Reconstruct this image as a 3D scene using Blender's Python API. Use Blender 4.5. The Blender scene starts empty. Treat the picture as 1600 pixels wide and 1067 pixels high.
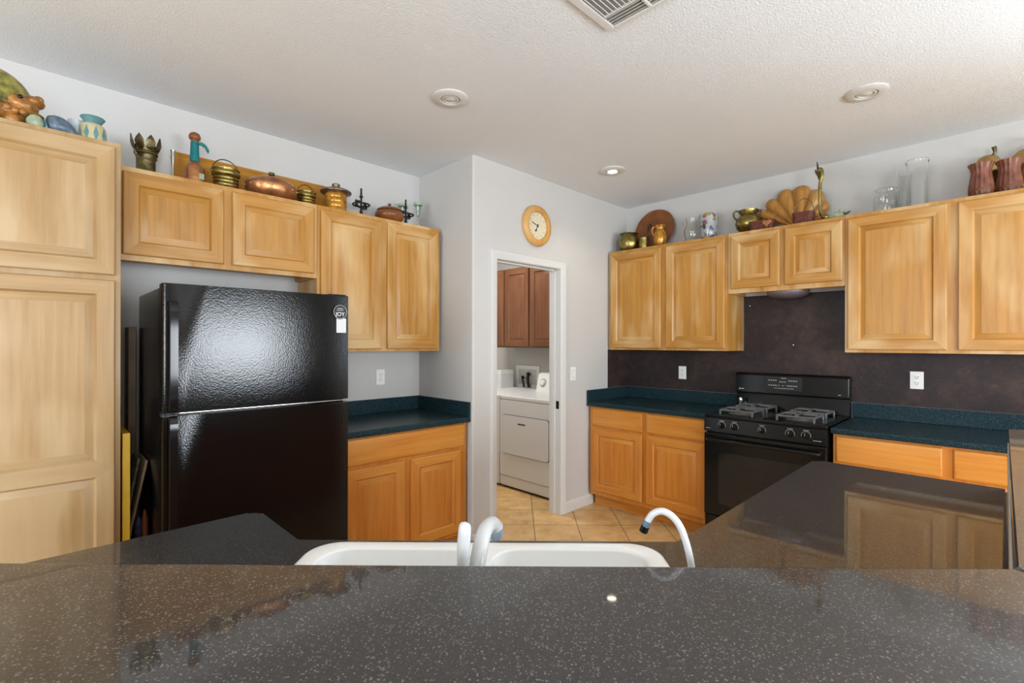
import bpy, bmesh, math, random
from mathutils import Vector, Matrix, Euler

random.seed(7)
PI = math.pi
S = bpy.context.scene
COL = S.collection

# ------------------------------------------------------------------ camera
cam_data = bpy.data.cameras.new('camera')
cam_data.sensor_width = 36.0
cam_data.lens = 758.9 / 1600 * 36.0
cam_data.shift_y = 0.0022
cam_data.clip_start = 0.02
cam = bpy.data.objects.new('camera', cam_data)
COL.objects.link(cam)
CAM_Z = 1.4247
cam.matrix_world = (Matrix.Translation((0, 0, CAM_Z)) @ Matrix.Rotation(math.radians(45.4856 - 90), 4, 'Z')
                    @ Matrix.Rotation(math.radians(90), 4, 'X') @ Matrix.Rotation(0.0019, 4, 'Z'))
S.camera = cam

# ------------------------------------------------------------------ view, world, daylight
S.view_settings.view_transform = 'Standard'
S.view_settings.look = 'None'
S.view_settings.gamma = 1.0
S.view_settings.use_curve_mapping = False
S.view_settings.exposure = 0.25

world = bpy.data.worlds.new('world')
S.world = world
world.use_nodes = True
wb = world.node_tree.nodes['Background']
wb.inputs['Color'].default_value = (0.75, 0.86, 1.0, 1)
wb.inputs['Strength'].default_value = 1.0

# room planes (metres)
NORTH = 3.268      # refrigerator wall
STUB = 2.179       # short wall beside the left base cabinet
DOORW = 2.606      # wall with the doorway and the clock
EAST = 4.132       # range wall
CEIL = 2.743
WEST = -3.6
SOUTH = -3.3

def area_light(name, loc, direction, sx, sy, watts, colour):
    d = bpy.data.lights.new(name, 'AREA')
    d.shape = 'RECTANGLE'; d.size = sx; d.size_y = sy
    d.energy = watts; d.color = colour
    o = bpy.data.objects.new(name, d)
    COL.objects.link(o)
    o.location = loc
    o.rotation_euler = Vector(direction).to_track_quat('-Z', 'Y').to_euler()
    return o
# daylight entering through the window openings of the room
area_light('daylight_south_window', (2.125, SOUTH - 0.03, 1.40), (0, 1, 0), 1.75, 1.0, 135, (0.86, 0.93, 1.0))
area_light('daylight_patio_door', (-1.4, SOUTH - 0.03, 1.22), (0, 1, 0), 2.2, 2.0, 175, (0.86, 0.93, 1.0))
area_light('daylight_west_window', (WEST - 0.03, 0.6, 1.5), (1, 0, 0), 2.4, 1.7, 115, (0.86, 0.93, 1.0))
area_light('daylight_nook_window', (EAST + 0.03, -1.30, 1.65), (-1, 0, 0), 1.6, 1.3, 72, (0.74, 0.87, 1.0)).data.spread = math.radians(120)

area_light('laundry_fill_light', (3.0, 3.75, CEIL - 0.02), (0, 0, -1), 0.4, 0.4, 24, (1.0, 0.97, 0.92))  # unseen fill light, added to brighten the laundry room

# ------------------------------------------------------------------ materials
def nodes_of(name):
    m = bpy.data.materials.new(name); m.use_nodes = True
    nt = m.node_tree
    return m, nt, nt.nodes['Principled BSDF']
def N(nt, kind, **kw):
    n = nt.nodes.new(kind)
    for k, v in kw.items():
        if k in n.inputs: n.inputs[k].default_value = v
        else: setattr(n, k, v)
    return n
def ramp(nt, src, stops):
    r = nt.nodes.new('ShaderNodeValToRGB')
    el = r.color_ramp.elements
    while len(el) < len(stops): el.new(0.5)
    for e, (p, c) in zip(el, stops):
        e.position = p; e.color = (*c, 1) if len(c) == 3 else c
    nt.links.new(src, r.inputs['Fac'])
    return r
def mixc(nt, fac, a, b, mode='MIX'):
    m = nt.nodes.new('ShaderNodeMix'); m.data_type = 'RGBA'; m.blend_type = mode
    def put(sock, v):
        if hasattr(v, 'links'): nt.links.new(v, sock)
        elif isinstance(v, (int, float)): sock.default_value = v
        else: sock.default_value = (*v, 1)
    put(m.inputs[0], fac); put(m.inputs[6], a); put(m.inputs[7], b)
    return m.outputs[2]
def coords(nt, scale=(1, 1, 1), rnd=False):
    tc = nt.nodes.new('ShaderNodeTexCoord')
    mp = nt.nodes.new('ShaderNodeMapping')
    mp.inputs['Scale'].default_value = scale
    nt.links.new(tc.outputs['Object'], mp.inputs['Vector'])
    if rnd:
        oi = nt.nodes.new('ShaderNodeObjectInfo')
        mm = nt.nodes.new('ShaderNodeMath'); mm.operation = 'MULTIPLY'; mm.inputs[1].default_value = 37.0
        nt.links.new(oi.outputs['Random'], mm.inputs[0])
        cb = nt.nodes.new('ShaderNodeCombineXYZ')
        for i in range(3): nt.links.new(mm.outputs[0], cb.inputs[i])
        nt.links.new(cb.outputs[0], mp.inputs['Location'])
    return mp.outputs['Vector']
def noise(nt, vec, scale, detail=3, rough=0.5):
    n = nt.nodes.new('ShaderNodeTexNoise')
    n.inputs['Scale'].default_value = scale; n.inputs['Detail'].default_value = detail
    n.inputs['Roughness'].default_value = rough
    nt.links.new(vec, n.inputs['Vector'])
    return n.outputs['Fac']
def bump(nt, bsdf, h, strength, dist=0.01):
    b = nt.nodes.new('ShaderNodeBump')
    b.inputs['Strength'].default_value = strength; b.inputs['Distance'].default_value = dist
    nt.links.new(h, b.inputs['Height']); nt.links.new(b.outputs['Normal'], bsdf.inputs['Normal'])

def plain(name, col, rough=0.5, metal=0.0, spec=0.5, var=0.0, vscale=8.0, bmp=0.0, bscale=60.0, coat=0.0, trans=0.0, ior=1.45):
    m, nt, b = nodes_of(name)
    b.inputs['Roughness'].default_value = rough
    b.inputs['Metallic'].default_value = metal
    b.inputs['Specular IOR Level'].default_value = spec
    b.inputs['Coat Weight'].default_value = coat
    b.inputs['Transmission Weight'].default_value = trans
    b.inputs['IOR'].default_value = ior
    v = coords(nt)
    f = noise(nt, v, vscale, 4)
    lo = tuple(max(0, c * (1 - var)) for c in col); hi = tuple(min(1, c * (1 + var)) for c in col)
    r = ramp(nt, f, [(0.3, lo), (0.7, hi)])
    nt.links.new(r.outputs['Color'], b.inputs['Base Color'])
    if bmp > 0: bump(nt, b, noise(nt, v, bscale, 3), bmp)
    return m

def wood(name, dark, mid, pale, pale_amt, vertical=True, rough=0.38, pos=(0.42, 0.75)):
    m, nt, b = nodes_of(name)
    b.inputs['Roughness'].default_value = rough
    b.inputs['Specular IOR Level'].default_value = 0.4
    g = (38, 38, 1.6) if vertical else (1.6, 38, 38)
    p = (7, 7, 1.3) if vertical else (1.3, 7, 7)
    v1 = coords(nt, g, True); v2 = coords(nt, p, True); v3 = coords(nt, (2.2, 2.2, 1.5), True)
    grain = noise(nt, v1, 1.0, 5, 0.6)
    base = ramp(nt, grain, [(0.28, dark), (0.62, mid)])
    pn = nt.nodes.new('ShaderNodeMath'); pn.operation = 'MULTIPLY'
    nt.links.new(noise(nt, v2, 1.0, 3, 0.55), pn.inputs[0])
    nt.links.new(noise(nt, v3, 1.0, 2), pn.inputs[1])
    pr = ramp(nt, pn.outputs[0], [(0.21, (0, 0, 0)), (0.36, (pale_amt,) * 3)])
    c = mixc(nt, pr.outputs['Color'], base.outputs['Color'], pale)
    nt.links.new(c, b.inputs['Base Color'])
    bump(nt, b, grain, 0.05, 0.002)
    return m

def stone(name, base, speck1, speck2, rough_base=0.32, coat=1.0, amount=0.5, scale=420, spec=0.5):
    m, nt, b = nodes_of(name)
    v = coords(nt)
    n1 = noise(nt, v, scale, 2, 0.6)
    vo = nt.nodes.new('ShaderNodeTexVoronoi'); vo.inputs['Scale'].default_value = scale * 1.0
    nt.links.new(v, vo.inputs['Vector'])
    r1 = ramp(nt, n1, [(0.45, base), (0.62, speck1)])
    sep = nt.nodes.new('ShaderNodeSeparateColor')
    nt.links.new(vo.outputs['Color'], sep.inputs[0])
    r2 = ramp(nt, sep.outputs[0], [(1 - 0.14 * amount, (0, 0, 0)), (1 - 0.05 * amount, (1, 1, 1))])
    c = mixc(nt, r2.outputs['Color'], r1.outputs['Color'], speck2)
    nt.links.new(c, b.inputs['Base Color'])
    b.inputs['Roughness'].default_value = rough_base
    b.inputs['Coat Weight'].default_value = coat
    b.inputs['Coat Roughness'].default_value = 0.035
    b.inputs['Coat IOR'].default_value = 1.5
    b.inputs['Specular IOR Level'].default_value = spec
    return m

def tile_floor(name):
    m, nt, b = nodes_of(name)
    v = coords(nt)
    sx = nt.nodes.new('ShaderNodeSeparateXYZ'); nt.links.new(v, sx.inputs[0])
    def math_(op, a, bb, clamp=False):
        n = nt.nodes.new('ShaderNodeMath'); n.operation = op
        for i, q in enumerate((a, bb)):
            if q is None: continue
            if hasattr(q, 'links'): nt.links.new(q, n.inputs[i])
            else: n.inputs[i].default_value = q
        return n.outputs[0]
    STEP = 0.483
    p = math_('DIVIDE', math_('SUBTRACT', math_('SUBTRACT', sx.outputs[0], sx.outputs[1]), 0.201), STEP)
    q = math_('DIVIDE', math_('SUBTRACT', math_('ADD', sx.outputs[0], sx.outputs[1]), 5.412), STEP)
    fp = math_('ABSOLUTE', math_('SUBTRACT', math_('FRACT', math_('ADD', p, 0.5), None), 0.5), None)
    fq = math_('ABSOLUTE', math_('SUBTRACT', math_('FRACT', math_('ADD', q, 0.5), None), 0.5), None)
    g = math_('MINIMUM', fp, fq)
    gr = ramp(nt, g, [(0.007, (1, 1, 1)), (0.014, (0, 0, 0))])
    cell = nt.nodes.new('ShaderNodeCombineXYZ')
    nt.links.new(math_('FLOOR', math_('ADD', p, 0.0), None), cell.inputs[0]); nt.links.new(math_('FLOOR', q, None), cell.inputs[1])
    wn = nt.nodes.new('ShaderNodeTexWhiteNoise'); nt.links.new(cell.outputs[0], wn.inputs['Vector'])
    n1 = noise(nt, v, 7, 6, 0.65)
    c1 = ramp(nt, n1, [(0.3, (0.50, 0.29, 0.105)), (0.5, (0.66, 0.42, 0.175)), (0.72, (0.78, 0.54, 0.27))])
    tint = ramp(nt, wn.outputs['Value'], [(0.0, (0.88, 0.86, 0.86)), (1.0, (1.06, 1.04, 0.98))])
    c2 = mixc(nt, 1.0, c1.outputs['Color'], tint.outputs['Color'], 'MULTIPLY')
    c3 = mixc(nt, gr.outputs['Color'], c2, (0.21, 0.14, 0.075))
    nt.links.new(c3, b.inputs['Base Color'])
    b.inputs['Roughness'].default_value = 0.42
    hb = math_('SUBTRACT', 1.0, gr.outputs['Color'])
    bump(nt, b, hb, 0.35, 0.004)
    return m

M = {}
M['wall'] = plain('painted_wall', (0.55, 0.537, 0.515), 0.75, var=0.012, vscale=2, bmp=0.10, bscale=120)
M['ceiling'] = plain('textured_ceiling', (0.745, 0.775, 0.80), 0.9, var=0.015, vscale=3, bmp=0.26, bscale=120)
M['trim'] = plain('white_trim_paint', (0.64, 0.635, 0.615), 0.4, var=0.01)
M['floor'] = tile_floor('beige_floor_tile')
M['den_wall'] = plain('darkened_den_wall', (0.45, 0.44, 0.42), 0.8)  # invented darker tone for the unseen south and west walls, cuts bounced light
PALE = (0.64, 0.445, 0.215)
M['wood_v'] = wood('honey_maple', (0.345, 0.155, 0.028), (0.475, 0.228, 0.043), PALE, 0.75, True)
M['wood_h'] = wood('honey_maple_cross_grain', (0.345, 0.155, 0.028), (0.475, 0.228, 0.043), PALE, 0.75, False)
M['pale_v'] = wood('faded_maple', (0.28, 0.160, 0.058), (0.36, 0.225, 0.095), (0.47, 0.345, 0.195), 0.7, True)
M['pale_h'] = wood('faded_maple_cross_grain', (0.28, 0.160, 0.058), (0.36, 0.225, 0.095), (0.47, 0.345, 0.195), 0.7, False)
M['amber_v'] = wood('amber_maple', (0.48, 0.155, 0.018), (0.63, 0.235, 0.036), (0.70, 0.33, 0.08), 0.35, True, 0.33)
M['amber_h'] = wood('amber_maple_cross_grain', (0.50, 0.17, 0.020), (0.65, 0.265, 0.042), (0.70, 0.35, 0.09), 0.35, False, 0.33)
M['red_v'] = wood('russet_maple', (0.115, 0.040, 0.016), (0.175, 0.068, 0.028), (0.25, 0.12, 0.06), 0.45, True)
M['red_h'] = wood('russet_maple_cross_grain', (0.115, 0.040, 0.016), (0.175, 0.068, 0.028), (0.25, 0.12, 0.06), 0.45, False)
M['granite'] = stone('black_speckled_stone', (0.006, 0.006, 0.007), (0.026, 0.026, 0.028), (0.16, 0.16, 0.155), 0.38, 0.85, 0.7, 620, 0.5)
M['teal'] = stone('dark_teal_speckled_laminate', (0.005, 0.015, 0.019), (0.020, 0.048, 0.060), (0.09, 0.15, 0.17), 0.25, 0.0, 0.6, 520, 0.12)
def backsplash_mat():
    m, nt, b = nodes_of('mottled_brown_paint')
    v = coords(nt)
    a = ramp(nt, noise(nt, v, 3.2, 6, 0.7), [(0.3, (0.018, 0.014, 0.016)), (0.52, (0.036, 0.024, 0.023)), (0.75, (0.080, 0.050, 0.040))])
    p = ramp(nt, noise(nt, v, 26, 5, 0.75), [(0.55, (0, 0, 0)), (0.8, (0.35, 0.35, 0.35))])
    c = mixc(nt, p.outputs['Color'], a.outputs['Color'], (0.17, 0.10, 0.075))
    nt.links.new(c, b.inputs['Base Color'])
    b.inputs['Roughness'].default_value = 0.42
    b.inputs['Specular IOR Level'].default_value = 0.22
    bump(nt, b, noise(nt, v, 90, 3), 0.15)
    return m
M['brown_wall'] = backsplash_mat()
M['fridge'] = plain('textured_black_enamel', (0.003, 0.003, 0.003), 0.11, spec=0.42, bmp=0.055, bscale=150)
M['black'] = plain('black_enamel', (0.005, 0.005, 0.005), 0.13, spec=0.38)
M['black_matte'] = plain('black_matte', (0.012, 0.012, 0.012), 0.55)
M['iron'] = plain('wrought_iron', (0.008, 0.009, 0.010), 0.5, bmp=0.1)
M['grate'] = plain('grey_cast_iron', (0.11, 0.11, 0.108), 0.33, spec=0.6, bmp=0.1)
M['dark_glass'] = plain('dark_oven_glass', (0.012, 0.012, 0.011), 0.05, spec=0.55)
M['grey_print'] = plain('light_grey_print', (0.42, 0.42, 0.41), 0.5)
M['chrome'] = plain('bright_metal', (0.75, 0.75, 0.75), 0.15, metal=1)
M['white_enamel'] = plain('white_enamel', (0.82, 0.82, 0.80), 0.18, spec=0.5)
M['appliance'] = plain('white_appliance', (0.72, 0.72, 0.71), 0.3, spec=0.5)
M['gap'] = plain('dark_gap', (0.05, 0.05, 0.05), 0.8)
M['tap_white'] = plain('tap_enamel', (0.50, 0.50, 0.495), 0.16)
M['aerator_metal'] = plain('aerator_metal', (0.30, 0.36, 0.42), 0.25, metal=0.5)
M['duct'] = plain('duct_grey', (0.33, 0.33, 0.325), 0.8)
M['plastic'] = plain('white_plastic', (0.83, 0.83, 0.80), 0.35)
M['paper'] = plain('white_paper', (0.72, 0.72, 0.69), 0.7, var=0.10, vscale=90)
M['brass'] = plain('aged_brass', (0.33, 0.26, 0.085), 0.3, metal=1, var=0.45, vscale=28, bmp=0.12, bscale=90)
M['dark_brass'] = plain('dark_brass', (0.13, 0.105, 0.05), 0.36, metal=1, var=0.5, vscale=30, bmp=0.2, bscale=110)
M['copper'] = plain('brown_copper', (0.42, 0.185, 0.075), 0.28, metal=0.75, var=0.35, vscale=22, bmp=0.1, bscale=80)
M['amber_metal'] = plain('amber_glaze', (0.50, 0.235, 0.035), 0.22, metal=0.55, var=0.5, vscale=26)
M['bronze_lid'] = plain('bronze_lid', (0.19, 0.15, 0.125), 0.3, metal=0.8, var=0.3)
M['board'] = wood('orange_board', (0.33, 0.13, 0.012), (0.46, 0.205, 0.022), (0.5, 0.26, 0.05), 0.3, False)
M['plate_wood'] = plain('brown_plate', (0.19, 0.062, 0.016), 0.33, var=0.35, vscale=9)
M['carved'] = plain('carved_red_wood', (0.17, 0.058, 0.034), 0.36, var=0.5, vscale=22)
M['golden_wood'] = wood('golden_wood', (0.30, 0.125, 0.022), (0.45, 0.215, 0.05), (0.62, 0.38, 0.15), 0.3, True, 0.25)
M['wicker'] = plain('dark_red_wicker', (0.115, 0.028, 0.014), 0.5, var=0.6, vscale=85, bmp=0.6, bscale=170)
M['clock_wood'] = wood('clock_oak', (0.45, 0.21, 0.05), (0.58, 0.31, 0.085), (0.68, 0.44, 0.18), 0.4, True)
M['cream'] = plain('cream_face', (0.70, 0.62, 0.44), 0.35, var=0.04)
M['teal_cloth'] = plain('teal_ribbon', (0.0, 0.155, 0.16), 0.5, var=0.25, vscale=50)
M['teal_glaze'] = plain('teal_glaze', (0.10, 0.22, 0.23), 0.18, var=0.25, vscale=20)
M['blue_glaze'] = plain('slate_blue_glaze', (0.085, 0.125, 0.165), 0.3, var=0.4, vscale=60)
M['pale_green'] = plain('pale_green_stone', (0.30, 0.36, 0.24), 0.35, var=0.35, vscale=40)
M['pale_blue'] = plain('pale_blue_ceramic', (0.50, 0.57, 0.60), 0.25, var=0.1)
M['cream_jar'] = plain('cream_jar', (0.44, 0.39, 0.22), 0.4, var=0.15)
M['green_gold'] = plain('green_gold_glaze', (0.25, 0.225, 0.05), 0.28, metal=0.2, var=0.75, vscale=26, bmp=0.5, bscale=45)
M['beast_brown'] = plain('amber_brown_glaze', (0.30, 0.13, 0.03), 0.28, metal=0.15, var=0.6, vscale=30, bmp=0.4, bscale=50)
def clear_glass(name, col=(1, 1, 1), rough=0.02):
    m, nt, b = nodes_of(name)
    b.inputs['Base Color'].default_value = (*col, 1)
    b.inputs['Roughness'].default_value = rough
    b.inputs['Transmission Weight'].default_value = 1.0
    b.inputs['IOR'].default_value = 1.42
    return m
M['glass'] = clear_glass('clear_glass', (0.95, 0.97, 0.96))
M['green_glass'] = clear_glass('pale_green_glass', (0.80, 0.92, 0.82))
def painted_glass():
    m, nt, b = nodes_of('flower_painted_glass')
    v = coords(nt)
    vo = nt.nodes.new('ShaderNodeTexVoronoi'); vo.inputs['Scale'].default_value = 34
    nt.links.new(v, vo.inputs['Vector'])
    sep = nt.nodes.new('ShaderNodeSeparateColor'); nt.links.new(vo.outputs['Color'], sep.inputs[0])
    c = ramp(nt, sep.outputs[0], [(0.0, (0.74, 0.77, 0.77)), (0.48, (0.42, 0.16, 0.22)), (0.58, (0.20, 0.27, 0.42)), (0.68, (0.52, 0.40, 0.14)), (0.76, (0.10, 0.14, 0.10)), (0.84, (0.72, 0.75, 0.75))])
    c.color_ramp.interpolation = 'CONSTANT'
    nt.links.new(c.outputs['Color'], b.inputs['Base Color'])
    b.inputs['Roughness'].default_value = 0.1
    b.inputs['Transmission Weight'].default_value = 0.65
    return m
M['painted_glass'] = painted_glass()
M['silver'] = plain('tarnished_silver', (0.55, 0.53, 0.48), 0.25, metal=1, var=0.2)
M['yellow'] = plain('yellow_paint', (0.50, 0.30, 0.02), 0.45, var=0.15)
M['tan_board'] = plain('tan_wood', (0.16, 0.105, 0.055), 0.5, var=0.2)
M['beige_board'] = plain('beige_board', (0.33, 0.25, 0.17), 0.5, var=0.15)
M['floral'] = plain('green_patterned_tray', (0.16, 0.17, 0.12), 0.45, var=0.9, vscale=70)
M['dark_red'] = plain('dark_red_plastic', (0.17, 0.045, 0.025), 0.4)
M['dark_blue'] = plain('dark_blue_label', (0.03, 0.04, 0.09), 0.4, var=0.6, vscale=40)
M['nickel'] = plain('speckled_grey_filter', (0.22, 0.19, 0.21), 0.45, metal=0.4, var=0.7, vscale=260)
M['lamp_glass'] = plain('frosted_lamp', (0.62, 0.62, 0.58), 0.25)
def emitter(name, col, strength):
    m, nt, b = nodes_of(name)
    b.inputs['Base Color'].default_value = (0.9, 0.9, 0.9, 1)
    b.inputs['Emission Color'].default_value = (*col, 1)
    b.inputs['Emission Strength'].default_value = strength
    return m
M['lamp_on'] = emitter('lit_lamp', (1.0, 0.90, 0.74), 14)

# ------------------------------------------------------------------ geometry helpers
def box(bm, x0, x1, y0, y1, z0, z1, bev=0.0, seg=2):
    vs = [bm.verts.new(p) for p in ((x0, y0, z0), (x1, y0, z0), (x1, y1, z0), (x0, y1, z0), (x0, y0, z1), (x1, y0, z1), (x1, y1, z1), (x0, y1, z1))]
    fs = [bm.faces.new([vs[i] for i in f]) for f in ((0, 3, 2, 1), (4, 5, 6, 7), (0, 1, 5, 4), (1, 2, 6, 5), (2, 3, 7, 6), (3, 0, 4, 7))]
    if bev > 0:
        es = set(e for f in fs for e in f.edges)
        bmesh.ops.bevel(bm, geom=list(es), offset=bev, segments=seg, profile=0.5, affect='EDGES')
    return vs
def prism(bm, poly, z0, z1, bev=0.0, seg=3, top_only=False):
    n = len(poly)
    lo = [bm.verts.new((x, y, z0)) for x, y in poly]
    hi = [bm.verts.new((x, y, z1)) for x, y in poly]
    area = sum(poly[i][0] * poly[(i + 1) % n][1] - poly[(i + 1) % n][0] * poly[i][1] for i in range(n))
    if area < 0: lo.reverse(); hi.reverse()
    fb = bm.faces.new(list(reversed(lo))); ft = bm.faces.new(hi)
    for i in range(n):
        j = (i + 1) % n
        bm.faces.new((lo[i], lo[j], hi[j], hi[i]))
    if bev > 0:
        es = list(ft.edges) + ([] if top_only else list(fb.edges))
        bmesh.ops.bevel(bm, geom=es, offset=bev, segments=seg, profile=0.5, affect='EDGES')
def round_poly(poly, radii, seg=6):
    out = []; n = len(poly)
    for i in range(n):
        r = radii[i] if isinstance(radii, (list, tuple)) else radii
        p = Vector(poly[i]); a = Vector(poly[i - 1]) - p; b = Vector(poly[(i + 1) % n]) - p
        if r <= 0: out.append(tuple(p)); continue
        ang = a.angle(b); t = r / math.tan(ang / 2)
        a.normalize(); b.normalize()
        p0 = p + a * t; p1 = p + b * t
        c = p + (a + b).normalized() * (r / math.sin(ang / 2))
        a0 = math.atan2(*(p0 - c).yx); a1 = math.atan2(*(p1 - c).yx)
        d = (a1 - a0 + PI) % (2 * PI) - PI
        for k in range(seg + 1):
            q = a0 + d * k / seg
            out.append((c.x + r * math.cos(q), c.y + r * math.sin(q)))
    return out
def lathe(bm, prof, seg=32, c=(0, 0, 0), sx=1.0, sy=1.0, flute=0, depth=0.0, axis='Z'):
    rings = []
    for r, z in prof:
        ring = []
        if r < 1e-6:
            p = (0, 0, z); ring = [p]
        else:
            for k in range(seg):
                a = 2 * PI * k / seg
                rr = r * (1 + depth * math.cos(flute * a)) if flute else r
                ring.append((rr * math.cos(a) * sx, rr * math.sin(a) * sy, z))
        vs = []
        for x, y, z_ in ring:
            if axis == 'Y': x, y, z_ = x, -z_, y      # profile axis pointing to -Y (out of the wall)
            vs.append(bm.verts.new((x + c[0], y + c[1], z_ + c[2])))
        rings.append(vs)
    for a, b in zip(rings, rings[1:]):
        if len(a) == 1 and len(b) == 1: continue
        for k in range(seg):
            j = (k + 1) % seg
            if len(a) == 1: f = (a[0], b[j], b[k])
            elif len(b) == 1: f = (a[k], a[j], b[0])
            else: f = (a[k], a[j], b[j], b[k])
            try: bm.faces.new(f)
            except ValueError: pass
def tube(bm, pts, r, seg=12, cap=True, closed=False):
    pts = [Vector(p) for p in pts]; n = len(pts)
    rad = r if isinstance(r, (list, tuple)) else [r] * n
    rings = []; up = None
    for i, p in enumerate(pts):
        if closed: d = pts[(i + 1) % n] - pts[i - 1]
        else: d = (pts[min(i + 1, n - 1)] - pts[max(i - 1, 0)])
        d.normalize()
        if up is None:
            up = Vector((0, 0, 1)) if abs(d.z) < 0.9 else Vector((1, 0, 0))
        x = up - d * up.dot(d)
        if x.length < 1e-6: x = d.orthogonal()
        x.normalize(); y = d.cross(x); up = x
        rings.append([bm.verts.new(p + (x * math.cos(2 * PI * k / seg) + y * math.sin(2 * PI * k / seg)) * rad[i]) for k in range(seg)])
    pairs = list(zip(rings, rings[1:])) + ([(rings[-1], rings[0])] if closed else [])
    for a, b in pairs:
        for k in range(seg):
            j = (k + 1) % seg
            bm.faces.new((a[k], a[j], b[j], b[k]))
    if cap and not closed:
        bm.faces.new(list(reversed(rings[0]))); bm.faces.new(rings[-1])
def smooth_path(pts, sub=6):
    pts = [Vector(p) for p in pts]; out = []
    for i in range(len(pts) - 1):
        p0 = pts[max(i - 1, 0)]; p1 = pts[i]; p2 = pts[i + 1]; p3 = pts[min(i + 2, len(pts) - 1)]
        for k in range(sub):
            t = k / sub
            out.append(0.5 * ((2 * p1) + (p2 - p0) * t + (2 * p0 - 5 * p1 + 4 * p2 - p3) * t * t + (3 * p1 - p0 - 3 * p2 + p3) * t ** 3))
    out.append(pts[-1]); return out
def ellipsoid(bm, c, r, seg=20, rings=12, rot=None):
    geo = bmesh.ops.create_uvsphere(bm, u_segments=seg, v_segments=rings, radius=1.0)
    mt = Matrix.Translation(c) @ (rot.to_matrix().to_4x4() if rot else Matrix.Identity(4)) @ Matrix.Diagonal((*r, 1))
    bmesh.ops.transform(bm, matrix=mt, verts=geo['verts'])

def obj(name, bm, mats, parent=None, loc=(0, 0, 0), rot=(0, 0, 0), sharp=38):
    bmesh.ops.recalc_face_normals(bm, faces=bm.faces)
    me = bpy.data.meshes.new(name)
    bm.to_mesh(me); bm.free()
    for m in (mats if isinstance(mats, (list, tuple)) else [mats]): me.materials.append(M[m] if isinstance(m, str) else m)
    for p in me.polygons: p.use_smooth = True
    me.set_sharp_from_angle(angle=math.radians(sharp))
    o = bpy.data.objects.new(name, me); COL.objects.link(o)
    o.location = loc; o.rotation_euler = rot
    if parent: o.parent = parent
    if len(me.polygons) < 3000:
        wn = o.modifiers.new('weighted_normals', 'WEIGHTED_NORMAL'); wn.keep_sharp = True
    return o
def tag(o, label, cat, group=None):
    o['label'] = label; o['category'] = cat
    if group: o['group'] = group
    return o
def thing(name, label, cat, loc=(0, 0, 0), rz=0.0, group=None):
    o = bpy.data.objects.new(name, None); COL.objects.link(o)
    o.empty_display_size = 0.1
    o.location = loc; o.rotation_euler = (0, 0, rz)
    return tag(o, label, cat, group)
def struct(name, bm, m, label=None, loc=(0, 0, 0), rot=(0, 0, 0), parent=None):
    o = obj(name, bm, m, parent, loc, rot)
    if not parent: o['kind'] = 'structure'
    return o
def BM(): return bmesh.new()
def part_box(name, m, parent, x0, x1, y0, y1, z0, z1, bev=0.0, seg=2):
    bm = BM(); box(bm, x0, x1, y0, y1, z0, z1, bev, seg)
    return obj(name, bm, m, parent)

# ================================================================== SETTING
T = 0.115
bm = BM(); box(bm, WEST - 0.1, EAST + 0.12, SOUTH - 0.1, 5.1, -0.06, 0.0); struct('floor', bm, 'floor')
bm = BM(); box(bm, WEST - 0.1, EAST + 0.12, SOUTH - 0.1, 5.1, CEIL, CEIL + 0.08); struct('ceiling', bm, 'ceiling')
bm = BM(); box(bm, WEST - 0.1, STUB, NORTH, NORTH + 0.12, 0, CEIL); struct('wall_north', bm, 'wall')
bm = BM(); box(bm, STUB, STUB + T, DOORW + T, 5.0, 0, CEIL); struct('wall_stub', bm, 'wall')
DX0, DX1, DZ = 2.405, 3.125, 2.045
bm = BM()
prism(bm, round_poly([(STUB, DOORW), (DX0 - 0.02, DOORW), (DX0 - 0.02, DOORW + T), (STUB, DOORW + T)], [0.014, 0, 0, 0], 5), 0, CEIL)
box(bm, DX1 + 0.02, EAST, DOORW, DOORW + T, 0, CEIL)
box(bm, DX0 - 0.02, DX1 + 0.02, DOORW, DOORW + T, DZ + 0.02, CEIL)
struct('wall_doorway', bm, 'wall')
def wall_with_hole(name, axis, pos, thick, a0, a1, h0, h1, z0, z1):
    bm = BM()
    def b(p, q, za, zb):
        if axis == 'Y': box(bm, p, q, pos, pos + thick, za, zb)
        else: box(bm, pos, pos + thick, p, q, za, zb)
    hs = sorted(zip(h0, h1, z0, z1)); cur = a0
    for p, q, za, zb in hs:
        b(cur, p, 0, CEIL)
        if za > 0: b(p, q, 0, za)
        b(p, q, zb, CEIL); cur = q
    b(cur, a1, 0, CEIL)
    return struct(name, bm, 'wall' if name == 'wall_east' else 'den_wall')
wall_with_hole('wall_east', 'X', EAST, 0.12, SOUTH - 0.1, 5.0, [-2.10], [-0.50], [1.0], [2.3])
wall_with_hole('wall_south', 'Y', SOUTH - 0.1, 0.1, WEST, EAST, [-2.5, 1.25], [-0.3, 3.0], [0.0, 0.9], [2.2, 1.9])
wall_with_hole('wall_west', 'X', WEST - 0.1, 0.1, SOUTH, NORTH, [-0.6], [1.8], [0.65], [2.35])
bm = BM(); box(bm, STUB, EAST, 4.9, 5.0, 0, CEIL); struct('wall_laundry', bm, 'wall')
def window(name, axis, pos, a0, a1, z0, z1, muls):
    bm = BM(); f = 0.045
    def b(p, q, za, zb):
        if axis == 'Y': box(bm, p, q, pos - 0.025, pos + 0.025, za, zb, 0.004)
        else: box(bm, pos - 0.025, pos + 0.025, p, q, za, zb, 0.004)
    b(a0, a0 + f, z0, z1); b(a1 - f, a1, z0, z1); b(a0, a1, z0, z0 + f); b(a0, a1, z1 - f, z1)
    for m_ in muls: b(m_ - f / 2, m_ + f / 2, z0, z1)
    struct(name, bm, 'trim')
window('window_1', 'Y', SOUTH + 0.03, 1.25, 3.0, 0.9, 1.9, [1.72])
window('window_2', 'Y', SOUTH + 0.03, -2.5, -0.3, 0.0, 2.2, [-1.4])
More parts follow.
